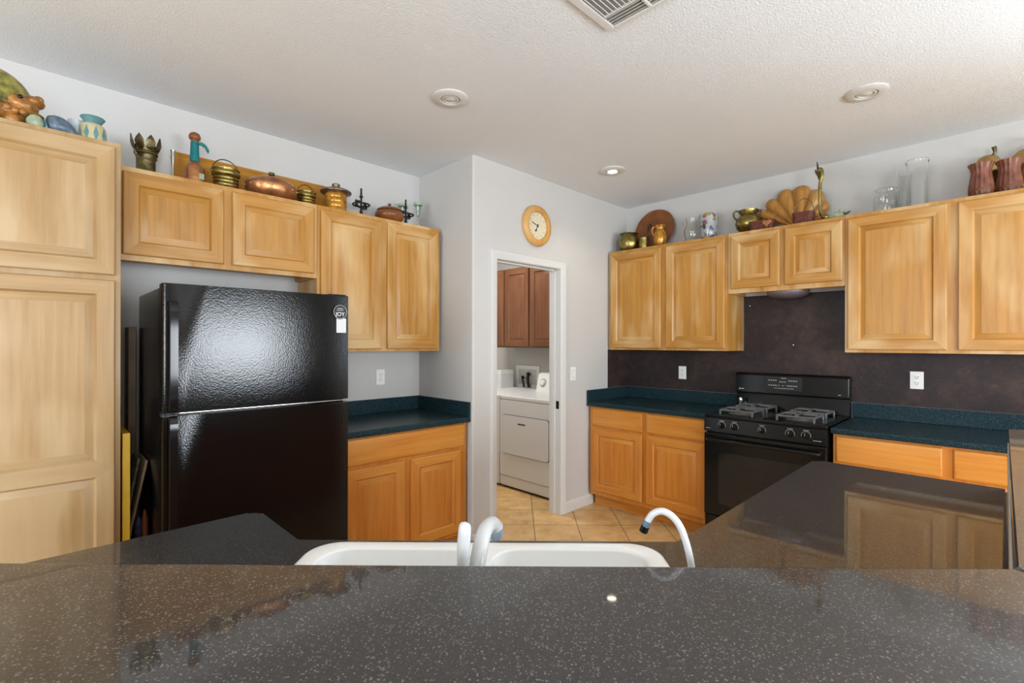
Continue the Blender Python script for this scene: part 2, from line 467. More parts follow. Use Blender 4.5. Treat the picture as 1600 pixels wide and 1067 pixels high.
window('window_3', 'X', WEST + 0.03, -0.6, 1.8, 0.65, 2.35, [0.6])
window('window_4', 'X', EAST - 0.03, -2.10, -0.50, 1.0, 2.3, [-1.30])

# doorway: jamb with stop, and casing
bm = BM()
box(bm, DX0 - 0.02, DX0, DOORW - 0.004, DOORW + T + 0.004, 0, DZ)
box(bm, DX1, DX1 + 0.02, DOORW - 0.004, DOORW + T + 0.004, 0, DZ)
box(bm, DX0 - 0.02, DX1 + 0.02, DOORW - 0.004, DOORW + T + 0.004, DZ, DZ + 0.02)
box(bm, DX0, DX0 + 0.012, DOORW + 0.05, DOORW + 0.085, 0, DZ, 0.002)
box(bm, DX1 - 0.012, DX1, DOORW + 0.05, DOORW + 0.085, 0, DZ, 0.002)
box(bm, DX0, DX1, DOORW + 0.05, DOORW + 0.085, DZ - 0.012, DZ, 0.002)
d1 = struct('door_1', bm, 'trim')
bm = BM(); box(bm, DX1 - 0.002, DX1 + 0.002, DOORW + 0.012, DOORW + 0.042, 0.88, 0.945)
obj('strike_plate', bm, 'black', d1)
def casing(x0, x1, zt):
    bm = BM(); w = 0.058; steps = [(0.0, 0.008), (0.006, 0.012), (0.028, 0.014), (0.034, 0.018), (0.054, 0.018), (0.058, 0.012)]
    y = DOORW
    prof = [(0.0, 0.0)] + steps + [(0.058, 0.0)]
    path = [((x0, 0.0), (-1, 0)), ((x0, zt), (-1, 1)), ((x1, zt), (1, 1)), ((x1, 0.0), (1, 0))]
    rows = []
    for (px, pz), (ox, oz) in path:
        rows.append([bm.verts.new((px + ox * a, y - h, pz + oz * a)) for a, h in prof])
    for r0, r1 in zip(rows, rows[1:]):
        for i in range(len(prof) - 1): bm.faces.new((r0[i], r0[i + 1], r1[i + 1], r1[i]))
    for r in (rows[0], rows[-1]): bm.faces.new(r)
    return bm
struct('trim_1', casing(DX0 - 0.004, DX1 + 0.004, DZ + 0.004), 'trim')
def baseboard(name, x0, x1, y):
    bm = BM()
    prof = [(0, 0), (0.013, 0), (0.013, 0.068), (0.009, 0.078), (0.007, 0.088), (0, 0.092)]
    a = [bm.verts.new((x0, y - p, z)) for p, z in prof]; b = [bm.verts.new((x1, y - p, z)) for p, z in prof]
    for i in range(len(prof)):
        j = (i + 1) % len(prof); bm.faces.new((a[i], a[j], b[j], b[i]))
    bm.faces.new(a); bm.faces.new(list(reversed(b)))
    struct(name, bm, 'trim')
baseboard('baseboard_doorway', DX1 + 0.062, EAST - 0.56, DOORW)
baseboard('baseboard_corner', STUB, DX0 - 0.062, DOORW)

# painted backsplash: thin brown coat on the range wall and on its return
bm = BM()
box(bm, EAST - 0.005, EAST - 0.0005, -0.40, DOORW - 0.006, 1.0165, 1.3715)
box(bm, EAST - 0.005, EAST - 0.0005, 0.75, 1.50, 1.3715, 1.8115)
bs = obj('painted_backsplash', bm, 'brown_wall')
tag(bs, 'dark brown mottled painted backsplash on the wall behind the black range', 'backsplash')
bm = BM(); box(bm, EAST - 0.318, EAST - 0.0005, DOORW - 0.005, DOORW - 0.0005, 1.0165, 1.3715)
tag(obj('painted_backsplash', bm, 'brown_wall'), 'narrow dark brown painted return beside the corner, under the left wall cabinet', 'backsplash')
for (yy, zz, lab) in ((1.137, 1.419, 'tiny white nail in the brown backsplash above the middle of the range'), (1.454, 1.734, 'tiny white nail high on the brown backsplash beside the cabinet side')):
    bm = BM(); lathe(bm, [(0.0, 0.004), (0.004, 0.003), (0.005, 0.0), (0.0, 0.0)], 12)
    tag(obj('nail', bm, 'plastic', None, (EAST - 0.004, yy, zz), (0, -PI / 2, 0)), lab, 'nail')

# ================================================================== CABINETS
def ring(bm, r0, y0, r1, y1, frame_mats=True):
    (a0, a1, c0, c1) = r0; (b0, b1, d0, d1) = r1
    A = [bm.verts.new(p) for p in ((a0, y0, c0), (a1, y0, c0), (a1, y0, c1), (a0, y0, c1))]
    B = [bm.verts.new(p) for p in ((b0, y1, d0), (b1, y1, d0), (b1, y1, d1), (b0, y1, d1))]
    for i in range(4):
        j = (i + 1) % 4
        f = bm.faces.new((A[i], A[j], B[j], B[i])); f.material_index = 1 if (i % 2 == 0 and frame_mats) else 0
    return B
def inset(r, l, rr, b, t): return (r[0] + l, r[1] - rr, r[2] + b, r[3] - t)
def door_mesh(x0, x1, z0, z1, yb, th=0.020, splits=(), fw=0.055):
    """raised panel door; back at y=yb, front towards -y"""
    bm = BM(); yf = yb - th
    R = (x0, x1, z0, z1)
    ring(bm, R, yb, R, yf + 0.004)
    R1 = inset(R, 0.004, 0.004, 0.004, 0.004)
    ring(bm, R, yf + 0.004, R1, yf)
    bm.faces.new([bm.verts.new(p) for p in ((x0, yb, z0), (x0, yb, z1), (x1, yb, z1), (x1, yb, z0))])
    cuts = [R1[2]] + list(splits) + [R1[3]]
    for i in range(len(cuts) - 1):
        reg = (R1[0], R1[1], cuts[i], cuts[i + 1])
        fb = fw if i == 0 else 0.033; ft = fw if i == len(cuts) - 2 else 0.033
        q = inset(reg, fw, fw, fb, ft)
        ring(bm, reg, yf, q, yf)
        y = yf
        for ins, dy in ((0.003, 0.004), (0.006, 0.011), (0.004, 0.011), (0.024, 0.002), (0.002, 0.001)):
            q2 = inset(q, ins, ins, ins, ins)
            last = ring(bm, q, y, q2, yf + dy)
            q, y = q2, yf + dy
        bm.faces.new(last)
    bmesh.ops.remove_doubles(bm, verts=bm.verts, dist=1e-5)
    return bm
def drawer_mesh(x0, x1, z0, z1, yb, th=0.020):
    bm = BM(); yf = yb - th; R = (x0, x1, z0, z1)
    ring(bm, R, yb, R, yf + 0.009)
    R1 = inset(R, 0.004, 0.004, 0.004, 0.004); ring(bm, R, yf + 0.009, R1, yf + 0.005)
    R2 = inset(R1, 0.010, 0.010, 0.010, 0.010); last = ring(bm, R1, yf + 0.005, R2, yf)
    bm.faces.new(last)
    bm.faces.new([bm.verts.new(p) for p in ((x0, yb, z0), (x0, yb, z1), (x1, yb, z1), (x1, yb, z0))])
    bmesh.ops.remove_doubles(bm, verts=bm.verts, dist=1e-5)
    for f in bm.faces: f.material_index = 0
    return bm
def upper_cabinet(label, loc, rz, w, h, depth, doors, wv='wood_v', wh='wood_h', name='upper_cabinet'):
    t = thing(name, label, 'cabinet', loc, rz)
    bm = BM()
    # carcass with a recessed underside
    box(bm, 0, w, -depth, 0, 0.03, h)
    box(bm, 0, w, -depth, -depth + 0.019, 0, 0.03)
    box(bm, 0, 0.016, -depth + 0.019, 0, 0, 0.03); box(bm, w - 0.016, w, -depth + 0.019, 0, 0, 0.03)
    obj('body', bm, wv, t)
    for (a, b, c, d, *sp) in doors:
        obj('door', door_mesh(a, b, c, d, -depth, splits=sp[0] if sp else ()), (wv, wh), t)
    return t
TOP = 2.274
D = 0.305
def at_north(x, z): return (x, NORTH - 0.001, z)
# refrigerator wall
x0 = 0.268
upper_cabinet('short two-door honey maple cabinet above the black refrigerator', at_north(x0, 1.823), 0, 1.233 - x0, TOP - 1.823, D,
             [(0.299 - x0, 0.725 - x0, 0.027, 0.425), (0.767 - x0, 1.212 - x0, 0.027, 0.425)])
x0 = 1.235
upper_cabinet('tall two-door honey maple wall cabinet right of the refrigerator', at_north(x0, 1.372), 0, 2.152 - x0, TOP - 1.372, D,
             [(1.254 - x0, 1.667 - x0, 0.018, 0.876), (1.711 - x0, 2.126 - x0, 0.018, 0.876)])
# pantry
x0 = -0.347; pd = 0.612
t = thing('pantry_cabinet', 'floor-to-top honey maple pantry cabinet at the far left', 'cabinet', (x0, NORTH - 0.001, 0))
bm = BM(); box(bm, 0, 0.263 - x0, -pd, 0, 0.10, TOP, 0.0015); obj('body', bm, 'pale_v', t)
bm = BM(); box(bm, 0.01, 0.253 - x0, -pd + 0.075, 0, 0, 0.10); obj('toe_kick', bm, 'pale_v', t)
obj('door', door_mesh(-0.327 - x0, 0.243 - x0, 1.711, 2.252, -pd), ('pale_v', 'pale_h'), t)
obj('door', door_mesh(-0.327 - x0, 0.243 - x0, 0.125, 1.688, -pd, splits=(0.902,)), ('pale_v', 'pale_h'), t)

def base_cabinet(label, loc, rz, w, depth, doors, drawers, ends=(0.0, 0.0)):
    t = thing('base_cabinet', label, 'cabinet', loc, rz)
    bm = BM(); box(bm, 0, w, -depth, 0, 0.10, 0.876, 0.0015); obj('body', bm, 'amber_v', t)
    bm = BM(); box(bm, 0.002, w - 0.002, -depth + 0.07, 0, 0, 0.10); obj('toe_kick', bm, 'amber_h', t)
    for (a, b, c, d) in doors: obj('door', door_mesh(a, b, c, d, -depth), ('amber_v', 'amber_h'), t)
    for (a, b, c, d) in drawers: obj('drawer', drawer_mesh(a, b, c, d, -depth), 'amber_h', t)
    return t
x0 = 1.240
base_cabinet('amber maple base cabinet between the refrigerator and the grey stub wall', at_north(x0, 0), 0, 2.163 - x0, 0.61,
             [(1.268 - x0, 1.661 - x0, 0.13, 0.69), (1.704 - x0, 2.102 - x0, 0.13, 0.69)], [(1.268 - x0, 2.135 - x0, 0.712, 0.866)])
# range wall: local x runs towards -Y
def at_east(y, z): return (EAST - 0.001, y, z)
RZ = -PI / 2
y0 = 2.593
upper_cabinet('tall two-door maple wall cabinet in the corner left of the range', at_east(y0, 1.372), RZ, y0 - 1.505, TOP - 1.372, D + 0.008,
             [(y0 - 2.565, y0 - 2.064, 0.018, 0.876), (y0 - 2.015, y0 - 1.527, 0.018, 0.876)])
y0 = 1.503
upper_cabinet('short two-door maple cabinet above the black range', at_east(y0, 1.812), RZ, y0 - 0.748, TOP - 1.812, D + 0.008,
             [(y0 - 1.480, y0 - 1.139, 0.035, 0.436), (y0 - 1.105, y0 - 0.760, 0.035, 0.436)])
y0 = 0.746
upper_cabinet('large two-door maple wall cabinet right of the range', at_east(y0, 1.372), RZ, y0 + 0.32, TOP - 1.372, D + 0.008,
             [(y0 - 0.728, y0 - 0.243, 0.020, 0.876), (y0 - 0.194, y0 + 0.293, 0.020, 0.876)])
y0 = 2.588
base_cabinet('amber maple base cabinet in the corner left of the range', at_east(y0, 0), RZ, y0 - 1.537, 0.61,
             [(y0 - 2.558, y0 - 2.066, 0.14, 0.69), (y0 - 2.026, y0 - 1.543, 0.14, 0.69)], [(y0 - 2.558, y0 - 2.066, 0.71, 0.862), (y0 - 2.026, y0 - 1.543, 0.71, 0.862)])
y0 = 0.748
base_cabinet('amber maple base cabinet right of the range behind the peninsula', at_east(y0, 0), RZ, y0 + 0.32, 0.61,
             [(y0 - 0.730, y0 - 0.243, 0.14, 0.685), (y0 - 0.195, y0 + 0.29, 0.14, 0.685)], [(y0 - 0.730, y0 - 0.243, 0.705, 0.862), (y0 - 0.195, y0 + 0.29, 0.705, 0.862)])

# ------------------------------------------------------------------ perimeter counters
def counter(label, loc, rz, w, depth, sides):
    t = thing('countertop', label, 'countertop', loc, rz)
    bm = BM(); box(bm, 0, w, -depth, 0, 0.0, 0.038, 0.010, 4); obj('slab', bm, 'teal', t)
    bm = BM(); box(bm, 0, w, -0.020, 0, 0.038, 0.139, 0.003); obj('backsplash', bm, 'teal', t)
    for s in sides:
        bm = BM()
        if s == 'R': box(bm, w - 0.020, w, -depth + 0.004, -0.020, 0.038, 0.139, 0.003)
        else: box(bm, 0, 0.020, -depth + 0.004, -0.020, 0.038, 0.139, 0.003)
        obj('backsplash', bm, 'teal', t)
    return t
counter('dark teal speckled countertop between the refrigerator and the stub wall', (1.232, NORTH - 0.001, 0.8765), 0, STUB - 1.233, 0.645, 'R')
counter('dark teal speckled countertop in the corner left of the range', (EAST - 0.005, DOORW - 0.005, 0.8765), RZ, DOORW - 0.005 - 1.532, 0.645, 'L')
counter('dark teal speckled countertop right of the range', (EAST - 0.005, 0.758, 0.8765), RZ, 0.758 + 0.33, 0.645, '')

# ------------------------------------------------------------------ peninsula with the sink and the raised bar
BAR = 1.120
def sd(u, v): return ((u + v) / math.sqrt(2), (v - u) / math.sqrt(2))       # along / across the diagonal -> room
KN = 0.925     # x+y of the kitchen face of the diagonal pony wall
low = [(-0.30, 1.60), (0.49, 1.60), (0.49, 1.29), (1.185, 0.595), (2.46, 0.595), (2.46, -0.003), (KN + 0.0045, -0.003), (-0.30, KN + 0.3015)]
SINK_U0, SINK_U1, SINK_V0, SINK_V1 = -0.505, 0.350, 0.682, 1.225
def cut_counter():
    bm = BM()
    poly = round_poly(low, [0, 0.035, 0.02, 0.02, 0.035, 0.0, 0, 0])
    prism(bm, poly, 0.876, 0.914, 0.009, 3)
    return bm
pen = thing('peninsula_counter', 'low black speckled peninsula counter holding the white sink', 'countertop', (0.9, 0.9, 0.876))
slab = obj('slab', cut_counter(), 'granite', None)
cut = BM()
hole = round_poly([sd(SINK_U0 + 0.02, SINK_V0 + 0.02), sd(SINK_U1 - 0.02, SINK_V0 + 0.02), sd(SINK_U1 - 0.02, SINK_V1 - 0.02), sd(SINK_U0 + 0.02, SINK_V1 - 0.02)], 0.06)
prism(cut, hole, 0.8, 1.0)
cut_o = obj('cutter', cut, 'granite')
md = slab.modifiers.new('cut', 'BOOLEAN'); md.object = cut_o; md.operation = 'DIFFERENCE'; md.solver = 'EXACT'
dg = bpy.context.evaluated_depsgraph_get()
me = bpy.data.meshes.new_from_object(slab.evaluated_get(dg))
slab.modifiers.clear(); slab.data = me
bpy.data.objects.remove(cut_o)
for p in me.polygons: p.use_smooth = True
me.set_sharp_from_angle(angle=math.radians(38))
wnm = slab.modifiers.new('weighted_normals', 'WEIGHTED_NORMAL'); wnm.keep_sharp = True
slab.parent = pen; slab.matrix_parent_inverse = Matrix.Translation((-0.9, -0.9, -0.876))
# cabinets that carry it
pc = thing('peninsula_cabinet', 'amber maple cabinet carcass under the black peninsula counter', 'cabinet', (0.9, 0.9, 0))
def off(poly): return [(x - 0.9, y - 0.9) for x, y in poly]
body = [(-0.28, 1.57), (0.465, 1.57), (0.465, 1.28), (1.175, 0.57), (2.43, 0.57), (2.43, 0.02), (KN + 0.02, 0.02), (-0.28, KN + 0.30)]
bm = BM(); prism(bm, off(body), 0.10, 0.70)
obj('body', bm, 'amber_v', pc)
kick = [(-0.28, 1.50), (0.40, 1.50), (0.40, 1.25), (1.15, 0.50), (2.36, 0.50), (2.36, 0.04), (KN + 0.05, 0.04), (-0.28, KN + 0.33)]
bm = BM(); prism(bm, off(kick), 0.0, 0.10); obj('toe_kick', bm, 'amber_h', pc)
rail = BM()
for a, b in (((-0.28, 1.57), (0.465, 1.57)), ((0.465, 1.57), (0.465, 1.28)), ((0.465, 1.28), (1.175, 0.57)), ((1.175, 0.57), (2.43, 0.57)), ((2.43, 0.57), (2.43, 0.02))):
    va, vb = Vector(a), Vector(b); n_ = (vb - va).normalized(); n_ = Vector((n_.y, -n_.x)) * 0.02
    prism(rail, off([tuple(va), tuple(vb), tuple(vb + n_), tuple(va + n_)]), 0.70, 0.875)
obj('face_frame', rail, 'amber_h', pc)
# pony walls under the raised bar
bm = BM(); prism(bm, [(KN, 0.0), (-0.30, KN + 0.30), (-0.30, KN + 0.12), (KN - 0.18 + 0.12, -0.12), (2.44, -0.12), (2.44, -0.004), (KN, -0.004)], 0, BAR - 0.041)
struct('wall_pony', bm, 'wall')
bm = BM()
prism(bm, [(KN, -0.004), (2.46, -0.004), (2.46, -0.0035), (KN + 0.0005, -0.0035)], 0.9145, BAR - 0.041)
tag(obj('bar_backsplash', bm, 'granite'), 'thin dark backsplash strip below the right wing of the raised bar', 'backsplash')
bar1 = [(0.957, -0.007), (-0.30, 1.250), (-0.30, 0.68), (0.79, -0.41)]
bm = BM(); prism(bm, round_poly(bar1, [0, 0.0, 0.0, 0]), BAR - 0.04, BAR, 0.008, 3)
tag(obj('bar_counter', bm, 'granite'), 'long black speckled raised bar top across the foreground', 'bar top')
bar2 = [(0.9585, -0.007), (2.53, -0.007), (2.53, -0.41), (0.7915, -0.41)]
bm = BM(); prism(bm, round_poly(bar2, [0, 0.03, 0.03, 0]), BAR - 0.04, BAR, 0.006, 3)
tag(obj('bar_counter', bm, 'granite'), 'right wing of the raised bar top running away along the right edge', 'bar top')

# ------------------------------------------------------------------ sink and taps (local u along the diagonal, v away from the bar)
DIAG = -PI / 4
uc = (SINK_U0 + SINK_U1) / 2; vc = (SINK_V0 + SINK_V1) / 2
sx, sy = sd(uc, vc)
sink = thing('sink', 'white double-bowl drop-in sink in the peninsula counter', 'sink', (sx, sy, 0.9145), DIAG)
def rr(x0, x1, y0, y1, r, seg=8): return round_poly([(x0, y0), (x1, y0), (x1, y1), (x0, y1)], r, seg)
hw, hd = (SINK_U1 - SINK_U0) / 2, (SINK_V1 - SINK_V0) / 2
bm = BM()
outer = rr(-hw, hw, -hd, hd, 0.075)
def loop(pts, z): return [bm.verts.new((x, y, z)) for x, y in pts]
def bridge(a, b):
    n = len(a)
    for i in range(n): bm.faces.new((a[i], a[(i + 1) % n], b[(i + 1) % n], b[i]))
l0 = loop(outer, 0.0); l1 = loop(rr(-hw + .003, hw - .003, -hd + .003, hd - .003, 0.073), 0.009)
l2 = loop(rr(-hw + .012, hw - .012, -hd + .012, hd - .012, 0.066), 0.013)
bridge(l0, l1); bridge(l1, l2)
bowls = []
for (a, b) in ((-hw + 0.045, -0.018), (0.018, hw - 0.045)):
    ya, yb = -hd + 0.115, hd - 0.040
    r0 = loop(rr(a, b, ya, yb, 0.07), 0.013); r1 = loop(rr(a + .006, b - .006, ya + .006, yb - .006, 0.066), 0.006)
    r2 = loop(rr(a + .02, b - .02, ya + .02, yb - .02, 0.06), -0.15); r3 = loop(rr(a + .05, b - .05, ya + .05, yb - .05, 0.05), -0.178)
    bridge(r0, r1); bridge(r1, r2); bridge(r2, r3); bm.faces.new(r3)
    bowls.append(r0)
edges = []
for lp in [l2] + bowls:
    for i in range(len(lp)):
        e = bm.edges.get((lp[i], lp[(i + 1) % len(lp)]))
        if e is None: e = bm.edges.new((lp[i], lp[(i + 1) % len(lp)]))
        edges.append(e)
bmesh.ops.triangle_fill(bm, edges=edges, use_beauty=True)
obj('basin', bm, 'white_enamel', sink, sharp=50)
for x in (-0.21, 0.21):
    bm = BM(); lathe(bm, [(0.0, -0.172), (0.035, -0.172), (0.042, -0.175), (0.042, -0.178), (0, -0.178)], 24, (x, 0.03, 0)); obj('drain', bm, 'chrome', sink)
def local(u, v, z, base): return (u - base[0], v - base[1], z - base[2])
fb = (-0.066, 0.728, 0.927)
fx, fy = sd(fb[0], fb[1])
fau = thing('faucet', 'white single-lever kitchen faucet behind the middle of the sink', 'faucet', (fx, fy, fb[2]), DIAG)
bm = BM(); prism(bm, rr(-0.11, 0.11, -0.026, 0.026, 0.025), 0, 0.010, 0.004); obj('base_plate', bm, 'tap_white', fau)
bm = BM(); lathe(bm, [(0.0, 0.010), (0.027, 0.010), (0.026, 0.06), (0.024, 0.085), (0.018, 0.098), (0, 0.102)], 24); obj('valve_body', bm, 'tap_white', fau)
bm = BM(); tube(bm, smooth_path([local(*p, fb) for p in ((-0.062, 0.735, 0.99), (-0.061, 0.748, 1.062), (-0.056, 0.770, 1.102), (-0.050, 0.805, 1.117), (-0.042, 0.850, 1.110), (-0.037, 0.876, 1.094))], 5), [0.0125] * 20 + [0.013] * 5 + [0.014], 18)
obj('spout', bm, 'tap_white', fau)
bm = BM(); tube(bm, [local(*p, fb) for p in ((-0.037, 0.876, 1.094), (-0.0355, 0.882, 1.080), (-0.035, 0.884, 1.074))], [0.0138, 0.0138, 0.0125], 18); obj('aerator', bm, 'aerator_metal', fau)['label'] = 'bluish metal aerator at the spout tip'
bm = BM()
hp = smooth_path([local(*p, fb) for p in ((-0.076, 0.735, 1.01), (-0.079, 0.735, 1.05), (-0.080, 0.738, 1.10), (-0.078, 0.742, 1.142), (-0.077, 0.744, 1.152))], 5)
tube(bm, hp, [0.0055, 0.006, 0.0065, 0.007, 0.0072, 0.0075, 0.008, 0.0085, 0.009, 0.0092, 0.0095, 0.0098, 0.010, 0.010, 0.010, 0.0098, 0.0092, 0.008, 0.0065, 0.004, 0.001], 16)
obj('lever_handle', bm, 'tap_white', fau)
gb = (0.262, 0.722, 0.927)
gx, gy = sd(gb[0], gb[1])
gn = thing('filter_tap', 'small white gooseneck water tap at the right end of the sink', 'faucet', (gx, gy, gb[2]), DIAG)
bm = BM(); lathe(bm, [(0, 0), (0.022, 0), (0.021, 0.006), (0.012, 0.012), (0.010, 0.03), (0, 0.032)], 20); obj('base', bm, 'tap_white', gn)
bm = BM(); tube(bm, smooth_path([local(*p, gb) for p in ((0.262, 0.722, 0.94), (0.263, 0.722, 1.04), (0.261, 0.724, 1.095), (0.251, 0.729, 1.140), (0.239, 0.735, 1.162), (0.224, 0.742, 1.170), (0.211, 0.748, 1.164), (0.203, 0.752, 1.150))], 5), 0.0053, 14); obj('spout', bm, 'tap_white', gn)
bm = BM(); tube(bm, [local(*p, gb) for p in ((0.2035, 0.7518, 1.152), (0.2005, 0.753, 1.143))], 0.0058, 14); obj('collar', bm, 'blue_glaze', gn)
bm = BM(); tube(bm, [local(*p, gb) for p in ((0.2005, 0.753, 1.143), (0.1975, 0.7545, 1.134))], 0.0064, 14); obj('tip', bm, 'black', gn)['label'] = 'black spout tip'

def text_mesh(name, body, size, m, parent, loc, rot, depth=0.0006):
    c = bpy.data.curves.new(name, 'FONT'); c.body = body; c.size = size; c.align_x = 'CENTER'; c.align_y = 'CENTER'; c.extrude = depth
    tmp = bpy.data.objects.new(name, c); COL.objects.link(tmp)
    dgx = bpy.context.evaluated_depsgraph_get()
    mesh = bpy.data.meshes.new_from_object(tmp.evaluated_get(dgx))
    bpy.data.objects.remove(tmp); bpy.data.curves.remove(c)
    mesh.name = name; mesh.materials.clear(); mesh.materials.append(M[m])
    o = bpy.data.objects.new(name, mesh); COL.objects.link(o); o.location = loc; o.rotation_euler = rot; o.parent = parent
    return o

# ================================================================== REFRIGERATOR
FX0, FX1, FYF = 0.382, 1.212, 2.482
fr = thing('refrigerator', 'large black top-freezer refrigerator with textured doors', 'refrigerator', (FX0, 3.12, 0))
W = FX1 - FX0; yd = FYF - 3.12        # door front, local
part_box('cabinet', 'fridge', fr, 0.0, W, yd + 0.072, 0.0, 0.03, 1.665, 0.006)
part_box('kick_grille', 'black_matte', fr, 0.02, W - 0.02, yd + 0.07, -0.05, 0.0, 0.05, 0.003)
def fridge_door(z0, z1):
    bm = BM()
    pr = []
    n = 10                                       # gently bowed front with rounded sides
    for k in range(n + 1):
        t_ = k / n; x = W * t_
        pr.append((x, yd + 0.006 * (2 * t_ - 1) ** 2))
    pr[0] = (0.0, yd + 0.02); pr.insert(1, (0.004, yd + 0.009)); pr.insert(2, (0.014, yd + 0.0045))
    pr[-1] = (W, yd + 0.02); pr.insert(-1, (W - 0.004, yd + 0.009))
    poly = pr + [(W, yd + 0.066), (0, yd + 0.066)]
    prism(bm, poly, z0, z1, 0.004, 2)
    return bm
obj('freezer_door', fridge_door(1.128, 1.680), 'fridge', fr)
obj('refrigerator_door', fridge_door(0.06, 1.112), 'fridge', fr)
part_box('door_trim', 'chrome', fr, 0.06, W - 0.004, yd + 0.002, yd + 0.02, 1.1205, 1.1255, 0.001)
part_box('hinge_cover', 'black_matte', fr, W - 0.10, W - 0.005, yd + 0.03, yd + 0.12, 1.680, 1.688, 0.004)
def handle(z0, z1):
    bm = BM(); x = 0.036
    pts = smooth_path([(x, yd - 0.000, z0), (x, yd - 0.030, z0 + 0.025), (x, yd - 0.034, (z0 + z1) / 2), (x, yd - 0.030, z1 - 0.025), (x, yd, z1)], 6)
    rows = []
    for p in pts:
        rows.append([bm.verts.new((p.x + dx, p.y + dy, p.z)) for dx, dy in ((-0.017, 0.004), (-0.014, -0.008), (0.014, -0.008), (0.017, 0.004), (0.012, 0.010), (-0.012, 0.010))])
    for a, b in zip(rows, rows[1:]):
        for i in range(6): bm.faces.new((a[i], a[(i + 1) % 6], b[(i + 1) % 6], b[i]))
    bm.faces.new(rows[0]); bm.faces.new(list(reversed(rows[-1])))
    return bm
obj('handle', handle(1.134, 1.602), 'black', fr); obj('handle', handle(0.50, 1.107), 'black', fr)
mg = thing('magnet', 'round black refrigerator magnet lettered in white', 'magnet', (1.157, FYF + 0.0005, 1.592))
bm = BM(); lathe(bm, [(0, 0.005), (0.036, 0.005), (0.0385, 0.003), (0.0385, 0), (0, 0)], 32, axis='Y'); obj('disc', bm, 'black_matte', mg)
bm = BM(); lathe(bm, [(0.0345, 0.005), (0.0345, 0.0056), (0.0365, 0.0056), (0.0365, 0.005)], 32, axis='Y'); obj('rim_line', bm, 'grey_print', mg)
text_mesh('lettering', 'JOY', 0.030, 'paper', mg, (0, -0.0056, -0.013), (PI / 2, 0, 0))
bm = BM()
for k, (w_, z_) in enumerate(((0.030, 0.018), (0.038, 0.009))): box(bm, -w_ / 2, w_ / 2, -0.0056, -0.005, z_ - 0.0016, z_ + 0.0016)
obj('small_print', bm, 'grey_print', mg)
note = thing('note', 'white printed note held on the freezer door below the round magnet', 'note', (1.166, FYF + 0.0030, 1.520))
part_box('sheet', 'paper', note, -0.026, 0.026, -0.0012, 0.0, -0.038, 0.038)
bm = BM(); rnd = random.Random(3)
for k in range(9):
    z_ = 0.031 - k * 0.0078; a = -0.021
    while a < 0.019:
        b_ = min(0.021, a + rnd.uniform(0.004, 0.011)); box(bm, a, b_, -0.0016, -0.0012, z_ - 0.0016, z_ + 0.0016); a = b_ + rnd.uniform(0.002, 0.005)
obj('printed_lines', bm, 'grey_print', note)

# things stored in the gap between pantry and refrigerator
tag(part_box('board', 'yellow', None, 0.270, 0.297, 2.66, 3.02, 0.0, 1.035, 0.003), 'upright yellow board standing against the pantry side', 'board')
tag(part_box('board', 'tan_board', None, 0.335, 0.366, 3.08, 3.22, 0.0, 1.505, 0.003), 'tall tan wooden board standing behind the refrigerator side', 'board')
hk = thing('hammer', 'black handled tool leaning on the yellow board beside the pantry', 'tool', (0.312, 3.14, 0))
bm = BM(); tube(bm, [(-0.016, 0.0, 0.0), (-0.012, 0.0, 1.00)], 0.007, 10); obj('shaft', bm, 'tan_board', hk)
bm = BM(); tube(bm, smooth_path([(-0.012, 0.0, 1.00), (-0.011, 0, 1.06), (-0.009, 0, 1.10), (-0.009, 0, 1.14)], 3), [0.009, .010, .011, .012, .012, .011, .010, .009, .007, .005], 10); obj('grip', bm, 'black_matte', hk)
def leaning(name, m, label, cat, x_lo, z_lo, x_hi, z_hi, y0, y1, th):
    bm = BM(); d = Vector((x_hi - x_lo, 0, z_hi - z_lo)); n_ = Vector((d.z, 0, -d.x)).normalized() * th
    a, b = Vector((x_lo, 0, z_lo)), Vector((x_hi, 0, z_hi))
    q = [a, b, b + n_, a + n_]
    lo = [bm.verts.new((p.x, y0, p.z)) for p in q]; hi = [bm.verts.new((p.x, y1, p.z)) for p in q]
    bm.faces.new(lo); bm.faces.new(list(reversed(hi)))
    for i in range(4): bm.faces.new((lo[i], lo[(i + 1) % 4], hi[(i + 1) % 4], hi[i]))
    bmesh.ops.recalc_face_normals(bm, faces=bm.faces)
    bmesh.ops.bevel(bm, geom=list(bm.edges), offset=0.002, segments=1, affect='EDGES')
    return tag(obj(name, bm, m), label, cat)
box_o = part_box('storage_crate', 'black_matte', None, 0.300, 0.376, 2.735, 3.03, 0.0, 0.52, 0.006)
tag(box_o, 'narrow dark crate on the floor between pantry and refrigerator', 'crate')
leaning('cutting_board', 'beige_board', 'beige cutting board leaning against the refrigerator side', 'cutting board', 0.3005, 0.522, 0.368, 0.880, 2.80, 3.0, 0.011)
leaning('serving_tray', 'floral', 'green patterned tray leaning left of the beige cutting board', 'tray', 0.2985, 0.60, 0.346, 0.885, 2.85, 3.02, 0.010)
bt = thing('bottle', 'small dark bottle with a blue label beside the leaning boards', 'bottle', (0.338, 2.765, 0.5205))
bm = BM(); lathe(bm, [(0, 0), (0.014, 0), (0.015, 0.004), (0.015, 0.085), (0.007, 0.105), (0.007, 0.115), (0, 0.115)], 20); obj('glass_body', bm, 'dark_blue', bt)
bt2 = thing('bottle', 'slim reddish brown bottle beside the refrigerator', 'bottle', (0.3615, 2.765, 0.5205))
bm = BM(); lathe(bm, [(0, 0), (0.0115, 0), (0.012, 0.004), (0.012, 0.10), (0.006, 0.125), (0.006, 0.14), (0, 0.14)], 20); obj('body', bm, 'dark_red', bt2)

